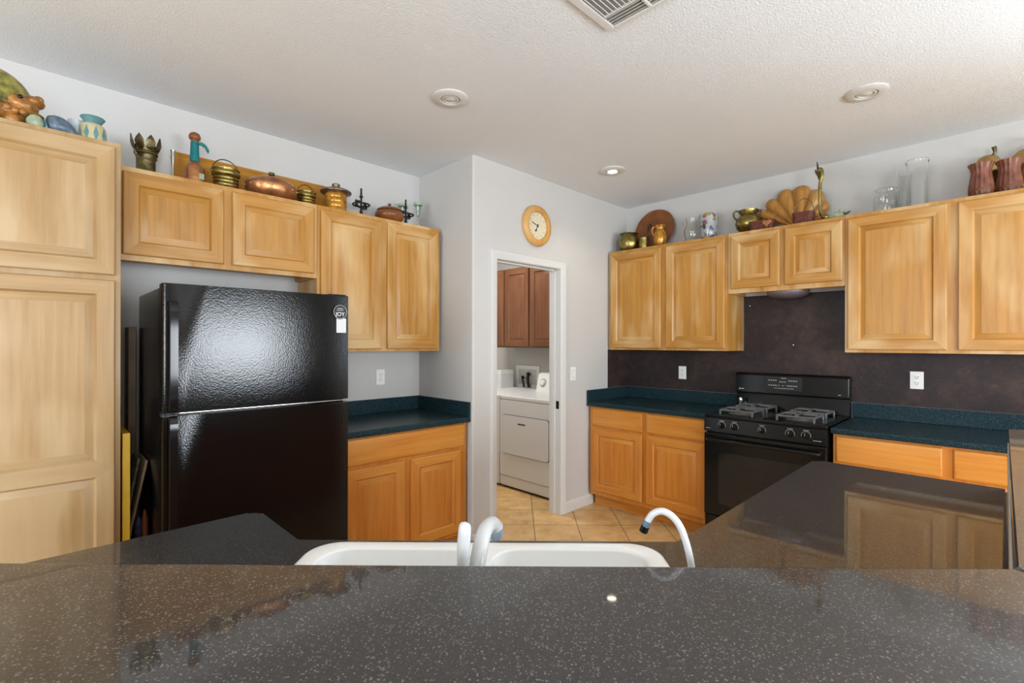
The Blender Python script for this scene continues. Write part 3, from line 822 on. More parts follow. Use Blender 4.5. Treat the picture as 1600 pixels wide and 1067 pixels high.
# ================================================================== GAS RANGE (local x towards -Y, front towards -y local)
RY0, RY1 = 1.527, 0.764
rg = thing('gas_range', 'black freestanding gas range with five front knobs', 'range', (EAST - 0.012, RY0, 0), RZ)
RW = RY0 - RY1
FRONT = -0.655
part_box('body', 'black', rg, 0.004, RW - 0.004, FRONT + 0.02, -0.01, 0.05, 0.900, 0.004)
part_box('toe_panel', 'black_matte', rg, 0.02, RW - 0.02, FRONT + 0.06, -0.02, 0.0, 0.05)
part_box('storage_drawer', 'black', rg, 0.004, RW - 0.004, FRONT - 0.012, FRONT + 0.02, 0.06, 0.205, 0.006)
bm = BM(); box(bm, 0, RW, FRONT - 0.012, -0.065, 0.900, 0.926, 0.007, 3)
cook = obj('cooktop', bm, 'black', rg)
# sloping control panel
bm = BM()
p0 = [(FRONT + 0.02, 0.800), (FRONT - 0.020, 0.806), (FRONT - 0.012, 0.899), (FRONT + 0.02, 0.899)]
lo = [bm.verts.new((0.0, y, z)) for y, z in p0]; hi = [bm.verts.new((RW, y, z)) for y, z in p0]
bm.faces.new(lo); bm.faces.new(list(reversed(hi)))
for i in range(4): bm.faces.new((lo[i], lo[(i + 1) % 4], hi[(i + 1) % 4], hi[i]))
cp = obj('control_panel', bm, 'black', rg)
def print_mark(parent, *b):
    bm = BM(); box(bm, *b); obj('printed_mark', bm, 'grey_print', parent)
knobs_at = [RY0 - q for q in (1.402, 1.315, 1.137, 0.969, 0.878)]
def panel_y(z): return FRONT - 0.020 + (z - 0.806) * 0.008 / 0.093
for i, kx in enumerate(knobs_at):
    r = 0.019 if i == 2 else 0.022
    kz = 0.852; ky = panel_y(kz)
    bm = BM()
    lathe(bm, [(0, 0.021), (r * 0.72, 0.021), (r * 0.80, 0.018), (r * 0.92, 0.006), (r, 0.003), (r, 0), (0, 0)], 28, (kx, ky, kz), axis='Y')
    box(bm, kx - 0.0045, kx + 0.0045, ky - 0.030, ky - 0.019, kz - r * 0.85, kz + r * 0.85, 0.002)
    k = obj('knob', bm, 'black', rg)
    bm = BM(); lathe(bm, [(r + 0.0035, 0.0), (r + 0.0035, 0.0008), (r + 0.0055, 0.0008), (r + 0.0055, 0.0)], 28, (kx, ky, kz), axis='Y'); obj('dial_ring', bm, 'grey_print', k)
    bm = BM(); box(bm, kx - 0.0012, kx + 0.0012, ky - 0.0308, ky - 0.0300, kz + 0.002, kz + r * 0.8); obj('pointer', bm, 'grey_print', k)
    print_mark(cp, kx - 0.017, kx + 0.017, panel_y(kz + 0.032) - 0.0008, panel_y(kz + 0.032), kz + 0.0310, kz + 0.0335)
print_mark(cp, 0.012, 0.045, panel_y(0.826) - 0.0008, panel_y(0.826) + 0.0005, 0.825, 0.828); print_mark(cp, RW - 0.075, RW - 0.03, panel_y(0.826) - 0.0008, panel_y(0.826) + 0.0005, 0.825, 0.828)
# oven door
bm = BM(); box(bm, 0.002, RW - 0.002, FRONT - 0.022, FRONT + 0.018, 0.212, 0.792, 0.007, 3)
od = obj('oven_door', bm, 'black', rg)
bm = BM(); prism(bm, [(x, z) for x, z in rr(0.105, RW - 0.105, 0.30, 0.665, 0.03)], -0.001, 0.003)
bmesh.ops.transform(bm, matrix=Matrix.Rotation(PI / 2, 4, 'X'), verts=bm.verts)
bmesh.ops.translate(bm, vec=(0, FRONT - 0.0215, 0), verts=bm.verts)
obj('window', bm, 'dark_glass', od)
bm = BM()
hp = smooth_path([(0.035, FRONT - 0.02, 0.748), (0.042, FRONT - 0.055, 0.750), (0.09, FRONT - 0.062, 0.751), (RW / 2, FRONT - 0.066, 0.752), (RW - 0.09, FRONT - 0.062, 0.751), (RW - 0.042, FRONT - 0.055, 0.750), (RW - 0.035, FRONT - 0.02, 0.748)], 6)
tube(bm, hp, 0.0115, 14); obj('handle', bm, 'black', od)
# backguard
bm = BM()
pp = [(-0.005, 0.90), (-0.075, 0.926), (-0.060, 1.035), (-0.095, 1.050), (-0.088, 1.185), (-0.070, 1.200), (-0.005, 1.200)]
lo = [bm.verts.new((0.0, y, z)) for y, z in pp]; hi = [bm.verts.new((RW, y, z)) for y, z in pp]
bm.faces.new(lo); bm.faces.new(list(reversed(hi)))
for i in range(len(pp)): bm.faces.new((lo[i], lo[(i + 1) % len(pp)], hi[(i + 1) % len(pp)], hi[i]))
bmesh.ops.recalc_face_normals(bm, faces=bm.faces); bmesh.ops.bevel(bm, geom=list(bm.edges), offset=0.004, segments=2, affect='EDGES')
bg = obj('backguard', bm, 'black', rg)
def bg_y(z): return -0.095 + (z - 1.05) * 0.007 / 0.135
bm = BM(); box(bm, 0.225, 0.475, bg_y(1.125) - 0.004, bg_y(1.125) + 0.008, 1.075, 1.178, 0.002); disp = obj('display_panel', bm, 'black_matte', rg)
yb_ = bg_y(1.125) - 0.0045
for row, z_ in ((0, 1.150), (1, 1.140), (2, 1.112)):
    for q in list(range(4)) + list(range(9, 13)) if row != 1 else range(5, 8):
        xq = 0.252 + q * 0.0155
        bm = BM(); box(bm, xq - 0.005, xq + 0.005, yb_, yb_ + 0.001, z_ - 0.003, z_ + 0.003); obj('button', bm, 'grey_print', disp)
for xq in (0.318, 0.348, 0.378): print_mark(disp, xq - 0.006, xq + 0.006, yb_, yb_ + 0.001, 1.110, 1.114)
print_mark(disp, 0.285, 0.42, yb_, yb_ + 0.001, 1.090, 1.0925)
print_mark(disp, 0.335, 0.37, yb_, yb_ + 0.001, 1.166, 1.170)
bm = BM(); y_ = bg_y(1.07); lathe(bm, [(0, 0.0012), (0.006, 0.0012), (0.006, 0), (0, 0)], 16, (0.035, y_, 1.072), axis='Y'); obj('emblem', bm, 'grey_print', bg)
print_mark(bg, 0.046, 0.066, y_ - 0.001, y_ + 0.001, 1.069, 1.075); print_mark(bg, RW - 0.062, RW - 0.045, y_ - 0.001, y_ + 0.001, 1.066, 1.070)
# burners and grates
for gx_ in (0.195, RW - 0.195):
    for gy_ in (-0.205, -0.495):
        bm = BM(); lathe(bm, [(0, 0.926), (0.085, 0.926), (0.080, 0.929), (0.05, 0.930), (0.046, 0.938), (0, 0.938)], 28, (gx_, gy_, 0)); b_ = obj('burner', bm, 'grate', rg)
        bm = BM(); lathe(bm, [(0, 0.938), (0.033, 0.938), (0.036, 0.942), (0.033, 0.947), (0, 0.948)], 28, (gx_, gy_, 0)); obj('burner_cap', bm, 'black_matte', b_)
        bm = BM(); h = 0.108; zt = 0.957
        def bar(a, b, w=0.0075): 
            tube(bm, smooth_path([a, b], 2), w, 8)
        sq = [(gx_ - h, gy_ - h, zt - 0.004), (gx_ + h, gy_ - h, zt - 0.004), (gx_ + h, gy_ + h, zt - 0.004), (gx_ - h, gy_ + h, zt - 0.004)]
        for i in range(4): bar(sq[i], sq[(i + 1) % 4])
        for i in range(4): bar(sq[i], (sq[i][0], sq[i][1], 0.925))
        for dx_, dy_ in ((1, 0), (-1, 0), (0, 1), (0, -1)):
            tube(bm, [(gx_ + dx_ * h, gy_ + dy_ * h, zt - 0.004), (gx_ + dx_ * h * 0.8, gy_ + dy_ * h * 0.8, zt + 0.004), (gx_ + dx_ * 0.024, gy_ + dy_ * 0.024, zt + 0.003)], [0.0075, 0.009, 0.006], 8)
        obj('grate', bm, 'grate', rg)
ss = thing('shaker', 'small glass shaker standing at the left rear of the cooktop', 'shaker', (EAST - 0.012 - 0.135, RY0 - 0.055, 0.9265))
bm = BM(); lathe(bm, [(0, 0), (0.017, 0), (0.018, 0.004), (0.013, 0.045), (0.014, 0.055), (0, 0.056)], 20); obj('glass_body', bm, 'glass', ss)
bm = BM(); lathe(bm, [(0, 0.0565), (0.0145, 0.0565), (0.0145, 0.072), (0.009, 0.080), (0, 0.081)], 20); obj('cap', bm, 'silver', ss)
# vent filter under the short cabinet
vf = thing('vent_filter', 'round speckled grey filter bulging below the cabinet over the range', 'vent', (EAST - 0.148, 1.135, 1.8165))
bm = BM(); lathe(bm, [(0, -0.052), (0.05, -0.051), (0.095, -0.044), (0.127, -0.030), (0.14, -0.010), (0.14, 0.012), (0, 0.012)], 40); obj('grille', bm, 'nickel', vf)

# ================================================================== LAUNDRY ROOM
dy0, dy1 = 3.552, 2.872
LX = 3.322
dr = thing('dryer', 'white clothes dryer seen through the doorway', 'dryer', (EAST - 0.09, dy0, 0), RZ)
dw = dy0 - dy1; df = LX - (EAST - 0.09)
part_box('cabinet', 'appliance', dr, 0, dw, df + 0.012, 0, 0.02, 0.895, 0.008)
part_box('feet', 'black_matte', dr, 0.03, dw - 0.03, df + 0.04, -0.02, 0, 0.02)
part_box('top', 'appliance', dr, 0, dw, df, 0, 0.872, 0.915, 0.012, 3)
part_box('front_panel', 'appliance', dr, 0.003, dw - 0.003, df, df + 0.012, 0.125, 0.866, 0.004)
part_box('kick_panel', 'appliance', dr, 0.003, dw - 0.003, df + 0.004, df + 0.012, 0.03, 0.120, 0.003)
bm = BM(); prism(bm, rr(0.055, dw - 0.02, 0.345, 0.730, 0.03), -0.004, 0.006); bmesh.ops.transform(bm, matrix=Matrix.Rotation(PI / 2, 4, 'X'), verts=bm.verts)
bmesh.ops.translate(bm, vec=(0, df - 0.0005, 0), verts=bm.verts); obj('door_gap', bm, 'gap', dr)['label'] = 'dark gap around the dryer door'
bm = BM(); prism(bm, rr(0.059, dw - 0.024, 0.349, 0.726, 0.028), -0.002, 0.011, 0.003, 2); bmesh.ops.transform(bm, matrix=Matrix.Rotation(PI / 2, 4, 'X'), verts=bm.verts)
bmesh.ops.translate(bm, vec=(0, df - 0.0005, 0), verts=bm.verts); dd = obj('door', bm, 'appliance', dr)
part_box('handle_recess', 'gap', dd, 0.265, 0.365, df - 0.0125, df - 0.006, 0.645, 0.660, 0.002)
bm = BM()
pp = [(-0.20, 0.915), (-0.155, 1.095), (-0.13, 1.11), (-0.03, 1.11), (-0.03, 0.915)]
lo = [bm.verts.new((0.012, y, z)) for y, z in pp]; hi = [bm.verts.new((dw - 0.012, y, z)) for y, z in pp]
bm.faces.new(lo); bm.faces.new(list(reversed(hi)))
for i in range(len(pp)): bm.faces.new((lo[i], lo[(i + 1) % len(pp)], hi[(i + 1) % len(pp)], hi[i]))
con = obj('console', bm, 'plastic', dr)
bm = BM(); lathe(bm, [(0, 0.022), (0.026, 0.022), (0.030, 0.012), (0.032, 0.0), (0, 0)], 28); kn = obj('dial', bm, 'plastic', con, (0.095, -0.176, 1.01), (PI / 2 - 0.24, 0, 0))
bm = BM(); lathe(bm, [(0.033, 0.0), (0.033, 0.0012), (0.046, 0.0012), (0.046, 0.0)], 32); obj('dial_scale', bm, 'grey_print', con, (0.095, -0.1765, 1.01), (PI / 2 - 0.24, 0, 0))
wa = thing('washing_machine', 'white washing machine left of the dryer, mostly behind the door casing', 'washing machine', (EAST - 0.09, 4.25, 0), RZ)
ww = 4.25 - 3.562
part_box('cabinet', 'appliance', wa, 0, ww, df + 0.006, 0, 0.02, 0.885, 0.008)
part_box('feet', 'black_matte', wa, 0.03, ww - 0.03, df + 0.04, -0.02, 0, 0.02)
part_box('top', 'appliance', wa, 0, ww, df + 0.004, 0, 0.872, 0.915, 0.012, 3)
part_box('kick_panel', 'appliance', wa, 0.003, ww - 0.003, df + 0.002, df + 0.012, 0.03, 0.340, 0.003)
lb = thing('detergent_box', 'white box standing on the washing machine', 'box', (3.92, 4.14, 0.9155))
part_box('carton', 'appliance', lb, -0.10, 0.10, -0.075, 0.10, 0, 0.155, 0.003)
bm = BM()
pp = [(-0.075, 0.156), (-0.075, 0.205), (-0.02, 0.205), (0.10, 0.165), (0.10, 0.156)]
lo = [bm.verts.new((-0.10, y, z)) for y, z in pp]; hi = [bm.verts.new((0.10, y, z)) for y, z in pp]
bm.faces.new(lo); bm.faces.new(list(reversed(hi)))
for i in range(len(pp)): bm.faces.new((lo[i], lo[(i + 1) % len(pp)], hi[(i + 1) % len(pp)], hi[i]))
obj('lid', bm, 'plastic', lb)
# recessed water connection box with hoses
wb_ = thing('water_outlet_box', 'white laundry outlet box on the wall above the machines', 'outlet box', (EAST, 3.93, 1.02), RZ)
bm = BM()
def frame4(bm, x0, x1, z0, z1, t_, y0, y1, bev=0.003):
    box(bm, x0, x1, y0, y1, z0, z0 + t_, bev); box(bm, x0, x1, y0, y1, z1 - t_, z1, bev)
    box(bm, x0, x0 + t_, y0, y1, z0 + t_, z1 - t_, bev); box(bm, x1 - t_, x1, y0, y1, z0 + t_, z1 - t_, bev)
frame4(bm, -0.19, 0.19, -0.115, 0.15, 0.045, -0.014, -0.001); obj('frame', bm, 'plastic', wb_)
part_box('back_plate', 'lamp_glass', wb_, -0.15, 0.15, -0.004, -0.001, -0.08, 0.11)
for (a, b_) in ((-0.05, 0.0), (0.03, 0.012)):
    bm = BM(); tube(bm, smooth_path([(a, -0.02, 0.05 if a > 0 else 0.0), (a + b_, -0.05, 0.02), (a + 0.02, -0.055, -0.04), (a + 0.03, -0.05, -0.10)], 5), 0.018 if a > 0 else 0.012, 12)
    h_ = obj('hose', bm, 'black_matte', wb_); h_['label'] = 'black rubber hose'
    if a > 0:
        bm = BM(); lathe(bm, [(0, 0.015), (0.02, 0.012), (0.024, 0), (0.02, -0.012), (0, -0.015)], 16, (a, -0.03, 0.052), axis='Y'); obj('valve', bm, 'black_matte', h_)
y0 = 4.18
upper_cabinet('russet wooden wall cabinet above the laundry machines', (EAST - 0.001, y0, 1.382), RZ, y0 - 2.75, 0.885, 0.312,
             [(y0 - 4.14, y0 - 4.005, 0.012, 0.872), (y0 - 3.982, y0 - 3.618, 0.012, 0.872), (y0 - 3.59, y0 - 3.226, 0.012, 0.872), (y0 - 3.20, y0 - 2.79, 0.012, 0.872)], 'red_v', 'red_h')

# ================================================================== WALL FITTINGS
def outlet(label, loc, rz, switch=False, name='power_outlet', cat='outlet'):
    t = thing(name, label, cat, loc, rz)
    bm = BM(); box(bm, -0.035, 0.035, -0.006, 0, -0.0575, 0.0575, 0.003, 3); obj('cover_plate', bm, 'plastic', t)
    if switch:
        bm = BM(); box(bm, -0.0165, 0.0165, -0.0085, -0.004, -0.033, 0.033, 0.002); k = obj('rocker', bm, 'plastic', t)
        bm = BM(); frame4(bm, -0.0185, 0.0185, -0.035, 0.035, 0.0018, -0.0066, -0.0055, 0); obj('rocker_gap', bm, 'gap', t)
    else:
        for z in (-0.0195, 0.0195):
            bm = BM(); prism(bm, rr(-0.0165, 0.0165, z - 0.014, z + 0.014, 0.008), 0.005, 0.0085); bmesh.ops.transform(bm, matrix=Matrix.Rotation(PI / 2, 4, 'X'), verts=bm.verts)
            r_ = obj('receptacle', bm, 'plastic', t)
            bm = BM(); box(bm, -0.0085, -0.0060, -0.009, -0.0083, z - 0.002, z + 0.008); box(bm, 0.0060, 0.0085, -0.009, -0.0083, z - 0.002, z + 0.008); lathe(bm, [(0, 0.0005), (0.003, 0.0005), (0.003, 0), (0, 0)], 10, (0, -0.0084, z - 0.008), axis='Y')
            obj('slots', bm, 'gap', r_)
        bm = BM(); lathe(bm, [(0, 0.001), (0.003, 0.001), (0.0035, 0), (0, 0)], 12, (0, -0.006, 0), axis='Y'); obj('screw', bm, 'chrome', t)
    return t
outlet('white duplex outlet on the grey wall between refrigerator and stub wall', (1.837, NORTH, 1.175), 0)
outlet('white duplex outlet on the brown backsplash left of the range', (EAST - 0.004, 2.025, 1.170), RZ)
outlet('white duplex outlet on the brown backsplash right of the range', (EAST - 0.004, 0.410, 1.190), RZ)
outlet('white light switch on the wall right of the doorway', (3.296, DOORW, 1.168), 0, True, 'light_switch', 'switch')
# clock
ck = thing('clock', 'round oak wall clock above the doorway', 'clock', (2.822, DOORW, 2.353))
bm = BM(); lathe(bm, [(0.0, 0.0), (0.158, 0.0), (0.162, 0.010), (0.157, 0.026), (0.145, 0.036), (0.128, 0.040), (0.112, 0.036), (0.106, 0.022), (0.105, 0.016), (0, 0.016)], 56, axis='Y'); obj('frame', bm, 'clock_wood', ck)
bm = BM(); lathe(bm, [(0, 0.019), (0.105, 0.019), (0.105, 0.016), (0, 0.016)], 48, axis='Y'); face = obj('face', bm, 'cream', ck)
bm = BM()
for k in range(12):
    a = PI / 6 * k; c_, s_ = math.sin(a), math.cos(a); r0, r1 = 0.082, 0.094
    q = bmesh.ops.create_cube(bm, size=1.0)['verts']
    bmesh.ops.transform(bm, matrix=Matrix.Translation((c_ * 0.088, -0.0195, s_ * 0.088)) @ Matrix.Rotation(a, 4, 'Y') @ Matrix.Diagonal((0.003, 0.001, 0.011, 1)), verts=q)
obj('hour_marks', bm, 'gap', face)
def hand(name, ang, length, w):
    bm = BM(); q = bmesh.ops.create_cube(bm, size=1.0)['verts']
    bmesh.ops.transform(bm, matrix=Matrix.Rotation(ang, 4, 'Y') @ Matrix.Translation((0, -0.0225, length / 2 - 0.008)) @ Matrix.Diagonal((w, 0.0015, length + 0.016, 1)), verts=q)
    lathe(bm, [(0, 0.025), (0.006, 0.025), (0.006, 0.021), (0, 0.021)], 12, axis='Y')
    obj(name, bm, 'black_matte', ck)
hand('minute_hand', 2 * PI * 48 / 60, 0.068, 0.004); hand('hour_hand', 2 * PI * 6.8 / 12, 0.045, 0.006)
bm = BM(); lathe(bm, [(0, 0.0), (0.008, 0.0), (0.008, 0.004), (0, 0.004)], 12, (-0.021, -0.021, -0.040), axis='Y'); obj('hand_tip', bm, 'black_matte', ck)

# ================================================================== CEILING FITTINGS
def downlight(label, x, y, lit=False):
    t = thing('recessed_light', label, 'ceiling light', (x, y, CEIL))
    bm = BM(); lathe(bm, [(0.094, 0.0), (0.095, -0.005), (0.088, -0.010), (0.060, -0.014), (0.052, -0.012), (0.050, -0.002), (0.050, 0.0)], 44); obj('trim_ring', bm, 'trim', t)
    bm = BM(); lathe(bm, [(0.049, -0.001), (0.047, -0.010), (0.036, -0.012), (0.034, -0.004), (0.034, -0.001)], 36); obj('baffle', bm, 'lamp_glass' if not lit else 'trim', t)
    bm = BM(); lathe(bm, [(0, -0.0135), (0.020, -0.0125), (0.033, -0.007), (0.0335, -0.001), (0, -0.001)], 32); obj('lamp', bm, 'lamp_on' if lit else 'lamp_glass', t)
    if lit:
        d = bpy.data.lights.new('downlight_lamp', 'SPOT'); d.energy = 7; d.color = (1, 0.88, 0.70); d.spot_size = 2.2; d.spot_blend = 0.6; d.shadow_soft_size = 0.035
        o = bpy.data.objects.new('downlight_lamp', d); COL.objects.link(o); o.parent = t; o.location = (0, 0, -0.03)
downlight('unlit recessed ceiling light left of centre above the refrigerator side', 1.590, 2.092)
downlight('unlit recessed ceiling light on the right above the range side', 3.100, 0.514)
downlight('lit recessed ceiling light beyond the clock near the corner', 3.127, 2.096, True)
cv = thing('ceiling_vent', 'white louvred air vent at the top edge of the ceiling', 'vent', (1.54, 0.995, CEIL))
bm = BM(); h = 0.178
frame4(bm, -h, h, -h, h, 0.036, 0, 0)  if False else None
for (a, b, c, d_) in ((-h, h, h - 0.036, h), (-h, h, -h, -h + 0.036), (-h, -h + 0.036, -h + 0.036, h - 0.036), (h - 0.016, h, -h + 0.036, h - 0.036)): box(bm, a, b, c, d_, -0.011, -0.0005, 0.004)
box(bm, 0.088, 0.094, -h + 0.036, h - 0.036, -0.010, -0.0005); box(bm, -h + 0.036, h - 0.016, -0.032, -0.020, -0.011, -0.0005, 0.002)
obj('frame', bm, 'trim', cv)
part_box('duct_opening', 'duct', cv, -h + 0.03, h - 0.01, -h + 0.03, h - 0.03, -0.002, -0.0005)
def slat(x0, x1, y0, y1, ax, sg=1):
    bm = BM(); box(bm, x0, x1, y0, y1, -0.0008, 0.0008)
    cx, cy = (x0 + x1) / 2, (y0 + y1) / 2
    bmesh.ops.translate(bm, vec=(-cx, -cy, 0), verts=bm.verts)
    bmesh.ops.rotate(bm, matrix=Matrix.Rotation(math.radians(36 * sg), 3, ax), verts=bm.verts)
    bmesh.ops.translate(bm, vec=(cx, cy, -0.0062), verts=bm.verts)
    obj('slat', bm, 'trim', cv)
for k in range(9):
    yy = 0.136 - k * 0.0195
    slat(-h + 0.036, 0.088, yy - 0.009, yy + 0.009, 'X')
for k in range(4):
    xx = 0.104 + k * 0.0165
    slat(xx - 0.0060, xx + 0.0060, -0.020, h - 0.037, 'Y', -1)
    slat(xx - 0.0060, xx + 0.0060, -h + 0.037, -0.032, 'Y', -1)

# ================================================================== ORNAMENTS ON TOP OF THE CABINETS
Z0 = TOP + 0.0005
def bail(bm, r, h, z, seg=18, th=0.0028, ang=0.0):
    pts = []
    for k in range(seg + 1):
        a = PI * k / seg
        x = r * math.cos(a); y = 0
        pts.append((x * math.cos(ang), x * math.sin(ang), z + h * math.sin(a)))
    tube(bm, pts, th, 8)
# -- pantry top
b0 = thing('animal_sculpture', 'green and gold glazed animal figure with open brown mouth atop the pantry', 'sculpture', (-0.075, 2.78, Z0))
bm = BM()
ellipsoid(bm, (-0.055, 0.012, 0.090), (0.132, 0.10, 0.145), 32, 20)
for v in bm.verts: v.co.z = max(v.co.z, 0.075)
obj('shell', bm, 'green_gold', b0)
bm = BM()
ellipsoid(bm, (-0.05, 0, 0.055), (0.125, 0.098, 0.055), 24, 14)
ellipsoid(bm, (0.028, -0.030, 0.092), (0.060, 0.055, 0.046), 24, 14)
ellipsoid(bm, (0.066, -0.030, 0.116), (0.040, 0.042, 0.024), 20, 12)
ellipsoid(bm, (0.060, -0.030, 0.070), (0.044, 0.036, 0.010), 20, 10, Euler((0, 0.16, 0)))
ellipsoid(bm, (0.086, -0.048, 0.128), (0.016, 0.013, 0.014), 12, 8); ellipsoid(bm, (0.086, -0.012, 0.128), (0.016, 0.013, 0.014), 12, 8)
for lx, ly in ((0.010, -0.055), (0.010, 0.05), (-0.12, -0.055), (-0.12, 0.05)): ellipsoid(bm, (lx, ly, 0.026), (0.026, 0.024, 0.030), 14, 10)
for k in range(7): ellipsoid(bm, (-0.09 + 0.022 * k, -0.092 + 0.002 * k, 0.055 + 0.004 * math.sin(k * 2)), (0.013, 0.012, 0.013), 10, 8)
for v in bm.verts:
    if v.co.z < 0: v.co.z = 0
obj('body', bm, 'beast_brown', b0)
bm = BM(); ellipsoid(bm, (0.034, -0.082, 0.112), (0.008, 0.006, 0.008), 12, 8); obj('eye', bm, 'black', b0)
st = BM(); ellipsoid(st, (0, 0, 0.030), (0.026, 0.022, 0.030), 20, 14)
tag(obj('stone_ornament', st, 'pale_green', None, (0.000, 2.715, Z0)), 'small pale green rounded stone under the animal figure mouth', 'ornament')
st = BM(); lathe(st, [(0, 0), (0.014, 0), (0.024, 0.02), (0.027, 0.055), (0.022, 0.058), (0.019, 0.03), (0, 0.012)], 24)
tag(obj('cup', st, 'teal_glaze', None, (0.036, 2.755, Z0)), 'tiny teal cup between the green stone and the blue whale', 'cup')
wh = thing('whale_figurine', 'slate blue whale figurine with its tail to the right', 'figurine', (0.080, 2.735, Z0))
bm = BM()
path = smooth_path([(-0.046, 0, 0.040), (-0.034, 0, 0.042), (-0.012, 0, 0.042), (0.012, 0, 0.034), (0.032, 0, 0.022), (0.048, 0, 0.016)], 4)
rads = [0.010 + 0.0, 0.022, 0.030, 0.035, 0.037, 0.039, 0.041, 0.041, 0.041, 0.040, 0.038, 0.036, 0.033, 0.030, 0.027, 0.024, 0.021, 0.018, 0.015, 0.012, 0.008]
tube(bm, path, [r * 0.95 for r in rads], 18)
for v in bm.verts:
    if v.co.z < 0: v.co.z = 0
    v.co.y *= 0.8
obj('body', bm, 'blue_glaze', wh)
bm = BM()
for s in (-1, 1): ellipsoid(bm, (0.054, s * 0.011, 0.018), (0.010, 0.013, 0.005), 14, 8, Euler((0, -0.3, s * 0.5)))
obj('tail_fin', bm, 'blue_glaze', wh)
bm = BM(); lathe(bm, [(0, 0), (0.016, 0), (0.018, 0.02), (0.028, 0.075), (0.034, 0.112), (0.031, 0.112), (0.025, 0.076), (0.014, 0.03), (0, 0.024)], 32)
tag(obj('cup', bm, 'pale_blue', None, (0.133, 2.835, Z0)), 'pale blue white flared cup behind the whale figurine', 'cup')
jr = thing('jar', 'cream jar with green diamond pattern and wide teal rim on the pantry', 'jar', (0.178, 2.765, Z0))
bm = BM(); lathe(bm, [(0, 0), (0.040, 0), (0.044, 0.006), (0.0455, 0.045), (0.044, 0.076), (0.038, 0.087), (0.032, 0.089)], 40); obj('body', bm, 'cream_jar', jr)
bm = BM()
for k in range(9):
    a = 2 * PI * k / 9; R_ = 0.0462
    def pt(da, z): return (R_ * math.cos(a + da), R_ * math.sin(a + da), z)
    q = [pt(0, 0.012), pt(0.20, 0.043), pt(0, 0.076), pt(-0.20, 0.043)]
    vi = [bm.verts.new(p) for p in q]; c0 = bm.verts.new((0.0472 * math.cos(a), 0.0472 * math.sin(a), 0.043))
    for i in range(4): bm.faces.new((vi[i], vi[(i + 1) % 4], c0))
obj('diamond_pattern', bm, 'teal_glaze', jr)
bm = BM(); lathe(bm, [(0.031, 0.084), (0.028, 0.094), (0.037, 0.110), (0.0425, 0.117), (0.041, 0.120), (0.035, 0.114), (0.024, 0.096), (0.0, 0.092)], 40); obj('rim', bm, 'teal_glaze', jr)

# -- above the refrigerator wall cabinets
YB = 3.085
cr = thing('crown_vase', 'dark brass vase with a crown of upright petals', 'vase', (0.405, YB, Z0))
bm = BM(); lathe(bm, [(0, 0), (0.052, 0), (0.054, 0.006), (0.044, 0.018), (0.041, 0.04), (0.041, 0.085), (0.044, 0.105), (0.051, 0.112), (0.051, 0.120), (0.045, 0.126), (0.050, 0.140), (0.052, 0.150), (0.046, 0.150), (0.038, 0.12), (0, 0.10)], 36); obj('body', bm, 'dark_brass', cr)
for k in range(8):
    a = 2 * PI * k / 8 + 0.2
    bm = BM()
    pts = [(0.046, 0.130, 0.010), (0.054, 0.145, 0.020), (0.060, 0.165, 0.022), (0.062, 0.182, 0.014), (0.061, 0.200, 0.001)]
    rows = []
    for r_, z_, w_ in pts:
        row = []
        for s, dr_ in ((-1, 0.004), (0, 0.0), (1, 0.004), (0, 0.006)):
            x = r_ + (dr_ if s == 0 else 0.001); y = s * w_
            row.append(bm.verts.new((x * math.cos(a) - y * math.sin(a), x * math.sin(a) + y * math.cos(a), z_)))
        rows.append(row)
    for p, q in zip(rows, rows[1:]):
        for i in range(4): bm.faces.new((p[i], p[(i + 1) % 4], q[(i + 1) % 4], q[i]))
    bm.faces.new(rows[0]); bm.faces.new(rows[-1])
    obj('petal', bm, 'dark_brass', cr, sharp=70)
bm = BM(); lathe(bm, [(0, 0.148), (0.044, 0.150), (0.045, 0.154), (0.03, 0.160), (0, 0.162)], 28); obj('candle_wax', bm, 'silver', cr)['label'] = 'pale shiny filling inside the petals'
for s in (-1, 1):
    bm = BM(); tube(bm, [(s * 0.050, 0, 0.118), (s * 0.058, 0, 0.116), (s * 0.058, 0, 0.104), (s * 0.048, 0, 0.098)], 0.005, 8); obj('lug', bm, 'dark_brass', cr, rot=(0, 0, 0.6))
sv = thing('silver_vase', 'very narrow wavy silver vase at the left end of the orange board', 'vase', (0.520, YB, Z0))
bm = BM(); lathe(bm, [(0, 0), (0.013, 0), (0.013, 0.004), (0.005, 0.012), (0.0045, 0.06), (0.006, 0.10), (0.0105, 0.125), (0.009, 0.15), (0.012, 0.168), (0.009, 0.168), (0.006, 0.15), (0, 0.14)], 20); obj('stem', bm, 'silver', sv)
bm = BM()
bx0, bx1 = 0.545, 1.42
pts = [(bx0, 3.205), (bx1, 3.205), (bx1, 3.223), (bx0, 3.223)]
prism(bm, pts, 0, 0.218, 0.003, 2)
for v in bm.verts: v.co.y += 0.04 * v.co.z / 0.218
tag(obj('wooden_board', bm, 'board', None, (0, 0, Z0)), 'long orange wooden board leaning on the wall behind the pots', 'board')
bo = thing('bottle', 'round copper-coloured bottle with a teal wrapped neck and knob stopper', 'bottle', (0.618, YB, Z0))
bm = BM(); lathe(bm, [(0, 0), (0.043, 0), (0.047, 0.006), (0.048, 0.07), (0.046, 0.098), (0.036, 0.118), (0.022, 0.130), (0.019, 0.14), (0.018, 0.245), (0, 0.245)], 36); obj('body', bm, 'copper', bo)
bm = BM(); lathe(bm, [(0.0225, 0.132), (0.023, 0.15), (0.0205, 0.19), (0.0195, 0.238), (0.0185, 0.240), (0.018, 0.2), (0.0185, 0.15), (0.0225, 0.132)], 28); rb = obj('neck_ribbon', bm, 'teal_cloth', bo); rb['label'] = 'teal ribbon wrapped round the neck'
